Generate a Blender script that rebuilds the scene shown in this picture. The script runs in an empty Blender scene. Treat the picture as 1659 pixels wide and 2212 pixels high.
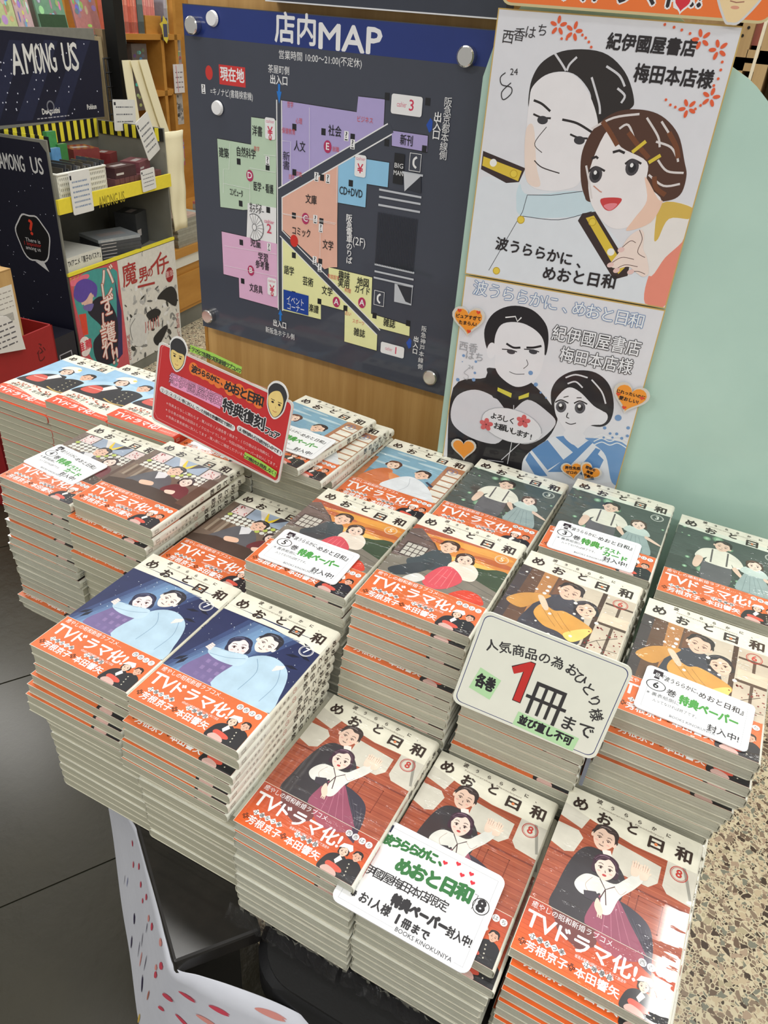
import bpy, bmesh, math, random
import numpy as np
from mathutils import Vector, Matrix, geometry

# ---------------------------------------------------------------- camera, light, exposure
SC = bpy.context.scene
COL = SC.collection
random.seed(7)
RW, RH, FPX, H0 = 1659.0, 2212.0, 1631.926, 1.45
CM = Matrix([[0.8848931, 0.4607746, 0.0681977], [-0.3043529, 0.4611294, 0.833504], [0.3526096, -0.7583181, 0.5482883]])                       # world -> camera rows (right, up, back)
cam = bpy.data.objects.new('camera', bpy.data.cameras.new('camera'))
COL.objects.link(cam)
cam.matrix_world = Matrix.Translation((0, 0, H0)) @ CM.transposed().to_4x4()
cam.data.sensor_fit = 'HORIZONTAL'; cam.data.sensor_width = 36.0
cam.data.lens = FPX / RW * 36.0
cam.data.clip_start = 0.02; cam.data.clip_end = 60
SC.camera = cam
SC.view_settings.view_transform = 'Standard'
SC.view_settings.look = 'None'
SC.view_settings.gamma = 1.0
SC.view_settings.use_curve_mapping = False
SC.view_settings.exposure = 0.0

wd = bpy.data.worlds.new('store_light'); SC.world = wd; wd.use_nodes = True
wd.node_tree.nodes['Background'].inputs[0].default_value = (1.0, 0.99, 0.965, 1)
wd.node_tree.nodes['Background'].inputs[1].default_value = 0.50

def area(name, loc, sx, sy, power, col=(1, .985, .95), rz=0):
    l = bpy.data.lights.new(name, 'AREA'); l.shape = 'RECTANGLE'; l.size = sx; l.size_y = sy
    l.energy = power; l.color = col
    o = bpy.data.objects.new(name, l); o.location = loc; o.rotation_euler = (0, 0, rz); COL.objects.link(o)
    return o
# ceiling light panels of the shop, in rows over the aisles (they hang 2.75 m up)
for k, (x, y) in enumerate([(-3.8, 2.0), (-2.6, 3.4), (-1.5, -.9), (-.9, .9), (.6, -1.1), (-.9, 2.8), (1.6, .4), (2.6, -.6)]):
    area('ceiling_light', (x, y, 2.75), 1.2, .45 if x < -3.5 else .16, 42 if x < -3.5 else 17, rz=.1)

area('ceiling_light', (.44, 1.85, 2.75), .14, .85, 17)

# ---------------------------------------------------------------- small geometry tools
def ray(u, v):
    return CM.transposed() @ Vector(((u - RW/2)/FPX, -(v - RH/2)/FPX, -1.0))
def atz(u, v, zc):
    d = ray(u, v); p = d*(zc/d.z); return Vector((p.x, p.y, zc + H0))
def onpl(u, v, n, c):
    d = ray(u, v); p = d*(c/n.dot(d)); return Vector((p.x, p.y, p.z + H0))

def lin(c): c /= 255.0; return c/12.92 if c <= .04045 else ((c+.055)/1.055)**2.4
GAIN = 1.12
_cc = {}
def K(r, g=None, b=None):
    if g is None: r, g, b = r
    k = (r, g, b)
    if k not in _cc: _cc[k] = tuple(min(.9, lin(max(0, x))*GAIN) for x in k) + (1.0,)
    return _cc[k]

class MB:
    def __init__(s): s.v = []; s.f = []; s.c = []; s.sm = []
    def add(s, vs, fs, col=None, smooth=False):
        b = len(s.v); s.v.extend([tuple(p) for p in vs])
        for f in fs: s.f.append([b+i for i in f]); s.c.append(col or (.5, .5, .5, 1)); s.sm.append(smooth)
    def box(s, lo, hi, col=None, T=None):
        x0, y0, z0 = lo; x1, y1, z1 = hi
        vs = [Vector(p) for p in ((x0,y0,z0),(x1,y0,z0),(x1,y1,z0),(x0,y1,z0),(x0,y0,z1),(x1,y0,z1),(x1,y1,z1),(x0,y1,z1))]
        if T: vs = [T(p) for p in vs]
        s.add(vs, [(0,3,2,1),(4,5,6,7),(0,1,5,4),(1,2,6,5),(2,3,7,6),(3,0,4,7)], col)
    def prism(s, pts, z0, z1, col=None, T=None):
        n = len(pts)
        vs = [Vector((p[0], p[1], z0)) for p in pts] + [Vector((p[0], p[1], z1)) for p in pts]
        if T: vs = [T(p) for p in vs]
        fs = [tuple(range(n-1, -1, -1)), tuple(range(n, 2*n))] + [(i, (i+1) % n, n+(i+1) % n, n+i) for i in range(n)]
        s.add(vs, fs, col)
    def tube(s, path, r, n=8, col=None, close=False):
        path = [Vector(p) for p in path]; m = len(path); rings = []
        for i, p in enumerate(path):
            a = path[(i-1) % m] if (i > 0 or close) else p; b = path[(i+1) % m] if (i < m-1 or close) else p
            t = (b-a).normalized(); q = t.orthogonal().normalized() if i == 0 else (q - t*q.dot(t)).normalized()
            w = t.cross(q); rr = r[i] if isinstance(r, (list, tuple)) else r
            rings.append([p + (q*math.cos(2*math.pi*k/n) + w*math.sin(2*math.pi*k/n))*rr for k in range(n)])
        vs = [x for rg in rings for x in rg]; fs = []
        for i in range(m if close else m-1):
            j = (i+1) % m
            for k in range(n): fs.append((i*n+k, i*n+(k+1) % n, j*n+(k+1) % n, j*n+k))
        if not close: fs += [tuple(range(n-1, -1, -1)), tuple((m-1)*n+k for k in range(n))]
        s.add(vs, fs, col, True)
    def cyl(s, c, ax, r, h, n=20, col=None, r2=None):
        ax = Vector(ax).normalized(); q = ax.orthogonal().normalized(); w = ax.cross(q); c = Vector(c); r2 = r if r2 is None else r2
        vs = [c + (q*math.cos(2*math.pi*k/n)+w*math.sin(2*math.pi*k/n))*r for k in range(n)] + [c + ax*h + (q*math.cos(2*math.pi*k/n)+w*math.sin(2*math.pi*k/n))*r2 for k in range(n)]
        s.add(vs, [tuple(range(n-1, -1, -1)), tuple(range(n, 2*n))] + [(k, (k+1) % n, n+(k+1) % n, n+k) for k in range(n)], col)
    def build(s, name, mat, parent=None, bevel=0):
        me = bpy.data.meshes.new(name)
        off = ORG.get(parent.name, Vector((0, 0, 0))) if parent else Vector((0, 0, 0))
        me.from_pydata([(x-off.x, y-off.y, z-off.z) for x, y, z in s.v], [], s.f)
        if isinstance(mat, (list, tuple)):
            for m in mat: me.materials.append(m)
        else: me.materials.append(mat)
        ca = me.color_attributes.new('Col', 'FLOAT_COLOR', 'CORNER')
        buf = np.empty((len(me.loops), 4), 'f'); i = 0
        for f, c in zip(s.f, s.c): buf[i:i+len(f)] = c; i += len(f)
        ca.data.foreach_set('color', buf.ravel())
        me.polygons.foreach_set('use_smooth', s.sm)
        me.update()
        o = bpy.data.objects.new(name, me); COL.objects.link(o)
        if parent: o.parent = parent; ORG[o.name] = off
        if bevel:
            b = o.modifiers.new('bevel', 'BEVEL'); b.width = bevel; b.segments = 2; b.limit_method = 'ANGLE'
        return o
ORG = {}
def tag(o, label, cat, group=None, kind=None):
    o['label'] = label; o['category'] = cat
    if group: o['group'] = group
    if kind: o['kind'] = kind
    return o
def thing(name, loc, label, cat, group=None):
    o = bpy.data.objects.new(name, None); o.empty_display_size = .05; COL.objects.link(o)
    o.location = loc; ORG[o.name] = Vector(loc)
    return tag(o, label, cat, group)
def struct(o): o['kind'] = 'structure'; return o

# ---------------------------------------------------------------- materials
def mat(name, base=None, rough=.5, spec=.5, metal=0, coat=0, coat_r=.1, attr=False, trans=0, ior=1.45, alpha=1):
    m = bpy.data.materials.new(name); m.use_nodes = True; nt = m.node_tree; p = nt.nodes['Principled BSDF']
    if base: p.inputs['Base Color'].default_value = K(*base)
    p.inputs['Roughness'].default_value = rough; p.inputs['Metallic'].default_value = metal
    p.inputs['Specular IOR Level'].default_value = spec
    p.inputs['Coat Weight'].default_value = coat; p.inputs['Coat Roughness'].default_value = coat_r
    p.inputs['Transmission Weight'].default_value = trans; p.inputs['IOR'].default_value = ior
    p.inputs['Alpha'].default_value = alpha
    m['p'] = 1
    return m, nt, p
def noise(nt, scale, vec=(1, 1, 1), detail=3, coord='Object', rough=.5):
    tc = nt.nodes.new('ShaderNodeTexCoord'); mp = nt.nodes.new('ShaderNodeMapping'); mp.inputs['Scale'].default_value = vec
    n = nt.nodes.new('ShaderNodeTexNoise'); n.inputs['Scale'].default_value = scale; n.inputs['Detail'].default_value = detail; n.inputs['Roughness'].default_value = rough
    nt.links.new(tc.outputs[coord], mp.inputs[0]); nt.links.new(mp.outputs[0], n.inputs['Vector']); return n
def ramp(nt, src, stops):
    r = nt.nodes.new('ShaderNodeValToRGB'); e = r.color_ramp.elements
    while len(e) < len(stops): e.new(.5)
    for el, (pos, c) in zip(e, stops): el.position = pos; el.color = c
    nt.links.new(src, r.inputs[0]); return r
def bump(nt, src, strength, dist, target):
    b = nt.nodes.new('ShaderNodeBump'); b.inputs['Strength'].default_value = strength; b.inputs['Distance'].default_value = dist
    nt.links.new(src, b.inputs['Height']); nt.links.new(b.outputs[0], target); return b

def print_mat(name, rough, coat=0, coat_r=.1, wrinkle=0, grain=.05):
    m, nt, p = mat(name, None, rough, .4, coat=coat, coat_r=coat_r)
    a = nt.nodes.new('ShaderNodeAttribute'); a.attribute_name = 'Col'
    n = noise(nt, 60, detail=4); r = ramp(nt, n.outputs[0], [(.3, (1-grain*1.6,)*3+(1,)), (.7, (1+grain*.6,)*3+(1,))])
    mx = nt.nodes.new('ShaderNodeMix'); mx.data_type = 'RGBA'; mx.blend_type = 'MULTIPLY'; mx.inputs[0].default_value = 1
    nt.links.new(a.outputs['Color'], mx.inputs[6]); nt.links.new(r.outputs[0], mx.inputs[7]); nt.links.new(mx.outputs[2], p.inputs['Base Color'])
    if wrinkle:
        w = noise(nt, 26, (1, 4.5, 1), 3, rough=.5); rr = ramp(nt, w.outputs[0], [(.56, (0, 0, 0, 1)), (.74, (1, 1, 1, 1))]); bump(nt, rr.outputs[0], wrinkle, .004, p.inputs['Coat Normal'])
    return m
PRINT = print_mat('printed_card', .45)
PAPER = print_mat('matt_paper', .75, grain=.02)
COVER = print_mat('book_cover_laminate', .38, coat=.22, coat_r=.16, grain=.07)
COVERF = print_mat('book_cover_in_film', .4, coat=.8, coat_r=.07, wrinkle=.45, grain=.07)
LAMI = print_mat('laminated_card', .5, coat=.5, coat_r=.07, grain=.015)
PLAIN = print_mat('painted_plain', .55, grain=.03)

def pages(name, film):
    PG = ((138, 138, 122), (178, 177, 159), (208, 207, 189)) if film else ((146, 144, 124), (186, 183, 160), (216, 213, 190))
    m, nt, p = mat(name, None, .7, .3, coat=1 if film else .15, coat_r=.05 if film else .35)
    if film: p.inputs['Coat IOR'].default_value = 2.0
    n = noise(nt, 1, (6, 6, 2600), 4, rough=.7)
    r = ramp(nt, n.outputs[0], [(.25, K(*(PG[0]))), (.5, K(*(PG[1]))), (.8, K(*(PG[2])))])
    nt.links.new(r.outputs[0], p.inputs['Base Color'])
    if film:
        w = noise(nt, 150, (.3, .3, 2.2), 3, rough=.6); bump(nt, w.outputs[0], 1.0, .05, p.inputs['Coat Normal']); bump(nt, w.outputs[0], .5, .004, p.inputs['Normal'])
    return m
PAGES = pages('paper_page_edges', False); PAGESF = pages('film_wrapped_page_edges', True)

def wood(name, c1, c2, rough=.45, vec=(1, 1, .06), sc=38):
    m, nt, p = mat(name, None, rough, .4)
    n = noise(nt, sc, vec, 5, rough=.6); r = ramp(nt, n.outputs[0], [(.3, K(*c1)), (.7, K(*c2))]); nt.links.new(r.outputs[0], p.inputs['Base Color'])
    n2 = noise(nt, 260, (1, 1, .02), 2); bump(nt, n2.outputs[0], .15, .001, p.inputs['Normal'])
    return m
PANELWOOD = wood('oak_panel', (176, 132, 74), (205, 163, 102))
SHELFWOOD = wood('orange_shelf_wood', (168, 116, 48), (190, 138, 66), vec=(1, .2, 1), sc=12)
DARKWOOD, _nt, _p = mat('black_lacquered_wood', (34, 31, 28), .32, .5, coat=.2)
_n = noise(_nt, 14, (1, 1, 1), 6, rough=.7); _r = ramp(_nt, _n.outputs[0], [(.45, K(30, 28, 26)), (.75, K(46, 42, 38))]); _nt.links.new(_r.outputs[0], _p.inputs['Base Color'])
BLACKSEAT, _nt, _p = mat('black_moulded_plastic', (30, 30, 31), .42, .5)
_n = noise(_nt, 400, detail=2); bump(_nt, _n.outputs[0], .25, .0006, _p.inputs['Normal'])
MINT, _nt, _p = mat('mint_acrylic', (176, 206, 193), .28, .45, coat=.25, coat_r=.12)
_n = noise(_nt, 9, detail=5); _r = ramp(_nt, _n.outputs[0], [(.3, K(172, 203, 190)), (.7, K(181, 211, 198))]); _nt.links.new(_r.outputs[0], _p.inputs['Base Color'])
CHROME, _, _ = mat('brushed_steel', (205, 203, 198), .18, metal=1)
BLACKMETAL, _, _ = mat('black_metal', (22, 22, 22), .4)
CANVAS, _nt, _p = mat('cream_canvas', (232, 224, 190), .85, .2)
_n = noise(_nt, 260, detail=2); bump(_nt, _n.outputs[0], .4, .001, _p.inputs['Normal'])
GREYCARD, _nt, _p = mat('grey_display_cardboard', (118, 118, 108), .7)
_n = noise(_nt, 5, detail=4); _r = ramp(_nt, _n.outputs[0], [(.3, K(108, 108, 99)), (.7, K(126, 126, 116))]); _nt.links.new(_r.outputs[0], _p.inputs['Base Color'])
BROWNCARD, _nt, _p = mat('brown_cardboard', (182, 146, 92), .75)
_n = noise(_nt, 30, (1, 1, .2), 4); _r = ramp(_nt, _n.outputs[0], [(.3, K(172, 136, 84)), (.7, K(190, 155, 100))]); _nt.links.new(_r.outputs[0], _p.inputs['Base Color'])
WHITEPL, _, _ = mat('white_plastic', (222, 221, 210), .35)
CLEAR, _nt, _p = mat('clear_film', (240, 240, 240), .08, 1.0, trans=1, ior=1.3, alpha=.34)
_n = noise(_nt, 90, detail=4); bump(_nt, _n.outputs[0], .8, .004, _p.inputs['Normal'])
BLACKBACK, _, _ = mat('dark_shelf_shadow_board', (26, 24, 20), .7)

# slate floor tile and terrazzo
SLATE, _nt, _p = mat('dark_slate_tile', None, .42, .35, coat=.38, coat_r=.24)
_n = noise(_nt, 2.2, detail=7, coord='Object', rough=.62); _r = ramp(_nt, _n.outputs[0], [(.3, K(36, 34, 25)), (.7, K(52, 49, 36))]); _nt.links.new(_r.outputs[0], _p.inputs['Base Color'])
_n2 = noise(_nt, 7, detail=8, rough=.55); bump(_nt, _n2.outputs[0], .8, .02, _p.inputs['Normal'])
_r2 = ramp(_nt, _n.outputs[0], [(.3, (.44,)*3+(1,)), (.7, (.6,)*3+(1,))]); _nt.links.new(_r2.outputs[0], _p.inputs['Roughness']); _p.inputs['Coat Tint'].default_value = (1, .96, .84, 1)
GROUT, _, _ = mat('tile_joint', (88, 88, 78), .8)
def terrazzo():
    m, nt, p = mat('terrazzo_chips', None, .3, .45)
    tc = nt.nodes.new('ShaderNodeTexCoord')
    wn = nt.nodes.new('ShaderNodeTexNoise'); wn.inputs['Scale'].default_value = 40; nt.links.new(tc.outputs['Object'], wn.inputs['Vector'])
    ad = nt.nodes.new('ShaderNodeVectorMath'); ad.operation = 'MULTIPLY_ADD'; ad.inputs[1].default_value = (.018,)*3
    nt.links.new(wn.outputs['Color'], ad.inputs[0]); nt.links.new(tc.outputs['Object'], ad.inputs[2])
    def vor(feature, sc):
        v = nt.nodes.new('ShaderNodeTexVoronoi'); v.feature = feature; v.voronoi_dimensions = '2D'; v.inputs['Scale'].default_value = sc
        nt.links.new(ad.outputs[0], v.inputs['Vector']); return v
    cream = K(208, 198, 168)
    last = None
    for sc, th0, th1 in ((150, .12, .13), (78, .10, .075)):
        ve = vor('DISTANCE_TO_EDGE', sc); vc = vor('F1', sc)
        se = nt.nodes.new('ShaderNodeSeparateColor'); nt.links.new(vc.outputs['Color'], se.inputs[0])
        cr = ramp(nt, se.outputs[0], [(0, K(72, 62, 54)), (.12, K(110, 94, 80)), (.3, K(140, 124, 106)), (.48, K(126, 128, 114)), (.62, K(172, 152, 130)), (.78, K(196, 180, 150)), (.95, K(178, 168, 138))])
        cr.color_ramp.interpolation = 'CONSTANT'
        # a chip is present when the second random number is high enough
        keep = nt.nodes.new('ShaderNodeMath'); keep.operation = 'GREATER_THAN'; keep.inputs[1].default_value = .20 if sc > 100 else .60
        nt.links.new(se.outputs[1], keep.inputs[0])
        ed = nt.nodes.new('ShaderNodeMath'); ed.operation = 'GREATER_THAN'; ed.inputs[1].default_value = th0
        nt.links.new(ve.outputs['Distance'], ed.inputs[0])
        mk = nt.nodes.new('ShaderNodeMath'); mk.operation = 'MULTIPLY'; nt.links.new(keep.outputs[0], mk.inputs[0]); nt.links.new(ed.outputs[0], mk.inputs[1])
        mx = nt.nodes.new('ShaderNodeMix'); mx.data_type = 'RGBA'; nt.links.new(mk.outputs[0], mx.inputs[0])
        if last: nt.links.new(last, mx.inputs[6])
        else: mx.inputs[6].default_value = cream
        nt.links.new(cr.outputs[0], mx.inputs[7]); last = mx.outputs[2]
    nt.links.new(last, p.inputs['Base Color']); return m
TERRAZZO = terrazzo()

# ---------------------------------------------------------------- printing: flat artwork built as thin layers of ink
_gl = {}
def glyphs(body, res=2):
    if body in _gl: return _gl[body]
    c = bpy.data.curves.new('t', 'FONT'); c.body = body; c.resolution_u = res; c.size = 1
    o = bpy.data.objects.new('t', c); COL.objects.link(o)
    me = bpy.data.meshes.new_from_object(o)
    v = [(p.co.x, p.co.y) for p in me.vertices]; f = [tuple(p.vertices) for p in me.polygons]
    bpy.data.objects.remove(o); bpy.data.meshes.remove(me); bpy.data.curves.remove(c)
    xs = [a for a, b in v] or [0]; ys = [b for a, b in v] or [0]
    _gl[body] = (v, f, min(xs), max(xs), min(ys), max(ys)); return _gl[body]
def spline(pts, n=5):
    out = []; m = len(pts)
    for i in range(m):
        p0, p1, p2, p3 = pts[i-1], pts[i], pts[(i+1) % m], pts[(i+2) % m]
        for k in range(n):
            t = k/n; t2 = t*t; t3 = t2*t
            out.append(tuple(.5*((2*p1[j]) + (-p0[j]+p2[j])*t + (2*p0[j]-5*p1[j]+4*p2[j]-p3[j])*t2 + (-p0[j]+3*p1[j]-3*p2[j]+p3[j])*t3) for j in (0, 1)))
    return out
class Pr:
    """canvas on a surface: m(x, y) gives the point, n the outward normal"""
    def __init__(s, m, n, step=6e-6, start=2e-5, mb=None, ts=1):
        s.m, s.n, s.step, s.l = m, Vector(n).normalized(), step, start; s.mb = mb or MB(); s.T = None; s.clip = None; s.ts = ts
        a, b, c = m(0, 0), m(1, 0), m(0, 1); s.flip = (b-a).cross(c-a).dot(s.n) < 0
    def pt(s, x, y):
        if s.T: x, y = s.T(x, y)
        if s.clip: x = min(max(x, s.clip[0]), s.clip[2]); y = min(max(y, s.clip[1]), s.clip[3])
        return s.m(x, y) + s.n*s.l
    def raw(s, v, f, col, up=True):
        if up: s.l += s.step
        s.mb.add([s.pt(x, y) for x, y in v], [tuple(reversed(q)) for q in f] if s.flip else f, K(*col))
    def poly(s, pts, col, sm=False, n=5, up=True):
        if sm: pts = spline(pts, n)
        tri = geometry.tessellate_polygon([[Vector((x, y, 0)) for x, y in pts]])
        fs = []
        for a, b, c in tri:
            ar = (pts[b][0]-pts[a][0])*(pts[c][1]-pts[a][1]) - (pts[b][1]-pts[a][1])*(pts[c][0]-pts[a][0])
            fs.append((a, b, c) if ar > 0 else (a, c, b))
        s.raw(pts, fs, col, up)
    def rect(s, x0, y0, x1, y1, col, up=True): s.poly([(x0, y0), (x1, y0), (x1, y1), (x0, y1)], col, up=up)
    def rrect(s, x0, y0, x1, y1, r, col, n=5):
        P = []
        for cx, cy, a in ((x1-r, y0+r, -90), (x1-r, y1-r, 0), (x0+r, y1-r, 90), (x0+r, y0+r, 180)):
            for k in range(n+1): t = math.radians(a+90*k/n); P.append((cx+r*math.cos(t), cy+r*math.sin(t)))
        s.poly(P, col)
    def ell(s, x, y, rx, ry, col, rot=0, n=18, up=True):
        c, q = math.cos(rot), math.sin(rot)
        s.poly([(x+rx*math.cos(2*math.pi*k/n)*c-ry*math.sin(2*math.pi*k/n)*q, y+rx*math.cos(2*math.pi*k/n)*q+ry*math.sin(2*math.pi*k/n)*c) for k in range(n)], col, up=up)
    def ring(s, x, y, r, w, col, n=24, ry=None):
        ry = ry or r
        v = [(x+(r-d)*math.cos(2*math.pi*k/n), y+(ry-d)*math.sin(2*math.pi*k/n)) for d in (0, w) for k in range(n)]
        s.raw(v, [(n+k, k, (k+1) % n, n+(k+1) % n) for k in range(n)], col)
    def line(s, pts, w, col, up=True, sm=False):
        if sm:
            q = [pts[0]] + list(pts) + [pts[-1]]; out = []
            for i in range(1, len(q)-2):
                for k in range(5):
                    t = k/5; t2 = t*t; t3 = t2*t
                    out.append(tuple(.5*((2*q[i][j]) + (-q[i-1][j]+q[i+1][j])*t + (2*q[i-1][j]-5*q[i][j]+4*q[i+1][j]-q[i+2][j])*t2 + (-q[i-1][j]+3*q[i][j]-3*q[i+1][j]+q[i+2][j])*t3) for j in (0, 1)))
            pts = out + [pts[-1]]
        v = []; f = []
        for i, p in enumerate(pts):
            a = pts[max(i-1, 0)]; b = pts[min(i+1, len(pts)-1)]; dx, dy = b[0]-a[0], b[1]-a[1]; L = math.hypot(dx, dy) or 1
            nx, ny = -dy/L*w/2, dx/L*w/2; v += [(p[0]-nx, p[1]-ny), (p[0]+nx, p[1]+ny)]
            if i: f.append((2*i-2, 2*i, 2*i+1, 2*i-1))
        s.raw(v, f, col, up)
    def frame(s, x0, y0, x1, y1, w, col):
        s.l += s.step
        for a in ((x0, y0, x1, y0+w), (x0, y1-w, x1, y1), (x0, y0, x0+w, y1), (x1-w, y0, x1, y1)): s.rect(*a, col, up=False)
    def text(s, body, x, y, h, col, w=None, rot=0, bold=0, out=None, outw=0, al='c', shear=0, vert=False):
        """glyph em height h centred at x, y; w forces the overall width"""
        if vert:
            n = len(body)
            for i, ch in enumerate(body):
                s.text('｜' if ch == 'ー' else ch, x, y + ((n-1)/2-i)*h*s.ts, h, col, bold=bold, out=out, outw=outw)
            return
        v, f, x0, x1, y0, y1 = glyphs(body); h *= s.ts; bold *= s.ts; outw *= s.ts; w = w*s.ts if w else None
        if not v: return
        sc = h/.95; sx = sc if w is None else w/max(x1-x0, 1e-6)
        ax = (x0+x1)/2 if al == 'c' else (x0 if al == 'l' else x1); ay = .30
        c, q = math.cos(rot), math.sin(rot)
        def tr(dx, dy):
            r = []
            for a, b in v:
                px, py = (a-ax)*sx + dx, (b-ay)*sc + dy; px += shear*py
                r.append((x+px*c-py*q, y+px*q+py*c))
            return r
        if out:
            s.l += s.step
            for k in range(8):
                t = k*math.pi/4; s.l += s.step*.3; s.raw(tr(outw*math.cos(t), outw*math.sin(t)), f, out, up=False)
        s.l += s.step
        for dx, dy in ([(0, 0)] if not bold else [(bold*math.cos(t*math.pi/(2 if bold < h*.04 else 4)), bold*math.sin(t*math.pi/(2 if bold < h*.04 else 4))) for t in range(4 if bold < h*.04 else 8)]):
            s.l += s.step*.3; s.raw(tr(dx, dy), f, col, up=False)
    def heart(s, x, y, r, col, rot=0):
        P = []
        for k in range(24):
            t = 2*math.pi*k/24; a = 16*math.sin(t)**3/17; b = (13*math.cos(t)-5*math.cos(2*t)-2*math.cos(3*t)-math.cos(4*t))/17
            P.append((x+r*(a*math.cos(rot)-b*math.sin(rot)), y+r*(a*math.sin(rot)+b*math.cos(rot))))
        s.poly(P, col)

def scribble(pr, x0, y0, x1, y1, rows, col, w):
    """rows of tiny unreadable writing"""
    rnd = random.Random(int(abs(x0*977+y0*131)) % 9999)
    for r in range(rows):
        y = y1 + (y0-y1)*(r+.5)/rows; x = x0; pr.l += pr.step
        while x < x1:
            L = rnd.uniform(.6, 1.6)*w*4; pr.rect(x, y-w/2, min(x+L, x1), y+w/2, col, up=False); x += L + w*1.5

def person(pr, x, y, r, rot=0, skin=(238, 208, 190), hair=(48, 38, 38), kind='m', line=(70, 50, 50), lw=.05, eyes=True, shine=None, mouth='line'):
    """plain drawn head: radius r, centre x, y; nobody in particular"""
    c, q = math.cos(rot), math.sin(rot)
    T = lambda P: [(x+r*(a*c-b*q), y+r*(a*q+b*c)) for a, b in P]
    hi = tuple(min(255, int(v*1.35)+26) for v in hair); shine = shine or hi
    if kind == 'f':
        pr.poly(T([(-.92, .3), (-1.02, -.2), (-.92, -.55), (-.62, -.62), (.62, -.62), (.92, -.55), (1.02, -.2), (.92, .3), (.7, .95), (0, 1.2), (-.7, .95)]), hair, True)
    else:
        pr.poly(T([(-.86, .0), (-.92, .5), (-.62, 1.05), (0, 1.25), (.62, 1.05), (.92, .5), (.86, .0)]), hair, True)
        for sx in (-1, 1): pr.ell(*T([(.84*sx, -.05)])[0], r*.14, r*.22, skin, rot, 10)
    pr.poly(T([(-.78, .35), (-.76, -.2), (-.52, -.68), (-.15, -.98), (.15, -.98), (.52, -.68), (.76, -.2), (.78, .35), (.5, .8), (-.5, .8)]), skin, True)
    if kind == 'f':
        pr.poly(T([(-.93, -.1), (-.92, .7), (-.3, 1.15), (.4, 1.15), (.92, .7), (.93, -.1), (.74, .12), (.62, .5), (.2, .86), (-.12, .66), (-.55, .52), (-.76, .1)]), hair, True)
        for P in (((.2, .9), (-.3, .85), (-.75, .4)), ((.25, .95), (.6, .75), (.82, .3)), ((.1, 1.05), (-.5, .95), (-.85, .5))): pr.line(T(P), r*.035, hi, sm=True)
    else:
        pr.poly(T([(-.84, .0), (-.88, .85), (-.2, 1.28), (.5, 1.24), (.9, .8), (.84, .0), (.72, .38), (.5, .74), (.1, .7), (-.35, .86), (-.68, .45)]), hair, True)
        for P in (((-.35, .88), (-.2, 1.05), (.05, 1.12)), ((.1, .74), (.35, .95), (.6, 1.0)), ((-.6, .6), (-.55, .85), (-.4, 1.0))): pr.line(T(P), r*.035, hi, sm=True)
    if shine: pr.line(T([(-.55, .92), (-.2, 1.05), (.2, 1.02)]), r*.09, shine, sm=True)
    if eyes:
        for sx in (-1, 1):
            pr.ell(*T([(.34*sx, -.05)])[0], r*.09, r*(.11 if kind == 'f' else .06), line, rot, 10)
            pr.line(T([(.18*sx, .02), (.34*sx, .08), (.54*sx, -.01)]), r*lw*1.2, line, sm=True)
            pr.line(T([(.18*sx, .26), (.36*sx, .33), (.54*sx, .27)]), r*lw, line, sm=True)
            if r > 9 or r < .1: pr.ell(*T([(.44*sx, -.35)])[0], r*.13, r*.07, tuple(int(a*.55+b*.45) for a, b in zip(skin, (236, 150, 140))), rot, 10)
        pr.line(T([(0, -.2), (.06, -.38)]), r*lw, line)
        if mouth == 'open': pr.ell(*T([(0, -.6)])[0], r*.17, r*.1, (190, 70, 70), rot, 10)
        else: pr.line(T([(-.17, -.6), (0, -.64), (.17, -.6)]), r*lw*1.2, line)
# ---------------------------------------------------------------- paperbacks: one set of shared meshes per volume
BW, BH, BT, PITCH = .129, .182, .0122, .013
CREAM = (226, 223, 205); INK = (52, 38, 34); ORANGE = (211, 106, 56)
def wrap(mb, y0, y1, off, col, x0=0.0, th=.0005):
    T = BT + off; R = .0042; W = BW + off
    out = [(x0, T), (W-R, T)] + [(W-R+R*math.sin(a), T-R+R*math.cos(a)) for a in (.4, .8, 1.2, 1.57)] + [(W, R-off)] + \
          [(W-R+R*math.cos(a), R-off-R*math.sin(a)) for a in (.4, .8, 1.2, 1.57)] + [(x0, -off)]
    inn = []
    for i, (x, z) in enumerate(out):
        a = out[max(i-1, 0)]; b = out[min(i+1, len(out)-1)]; dx, dz = b[0]-a[0], b[1]-a[1]; L = math.hypot(dx, dz)
        inn.append((x + dz/L*th, z - dx/L*th))
    n = len(out); vs = []
    for P in (out, inn):
        for y in (y0, y1): vs += [(x, y, z) for x, z in P]
    fs = []
    ed = []
    for i in range(n-1):
        fs.append((i, i+1, n+i+1, n+i)); fs.append((2*n+i+1, 2*n+i, 3*n+i, 3*n+i+1))
        ed.append((i+1, i, 2*n+i, 2*n+i+1)); ed.append((n+i, n+i+1, 3*n+i+1, 3*n+i))
    fs.append((0, n, 3*n, 2*n)); fs.append((n-1, 3*n-1, 4*n-1, 2*n-1))
    mb.add(vs, [tuple(reversed(f)) for f in fs], K(*col)); mb.add(vs, [tuple(reversed(f)) for f in ed], K(196, 192, 170))
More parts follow.
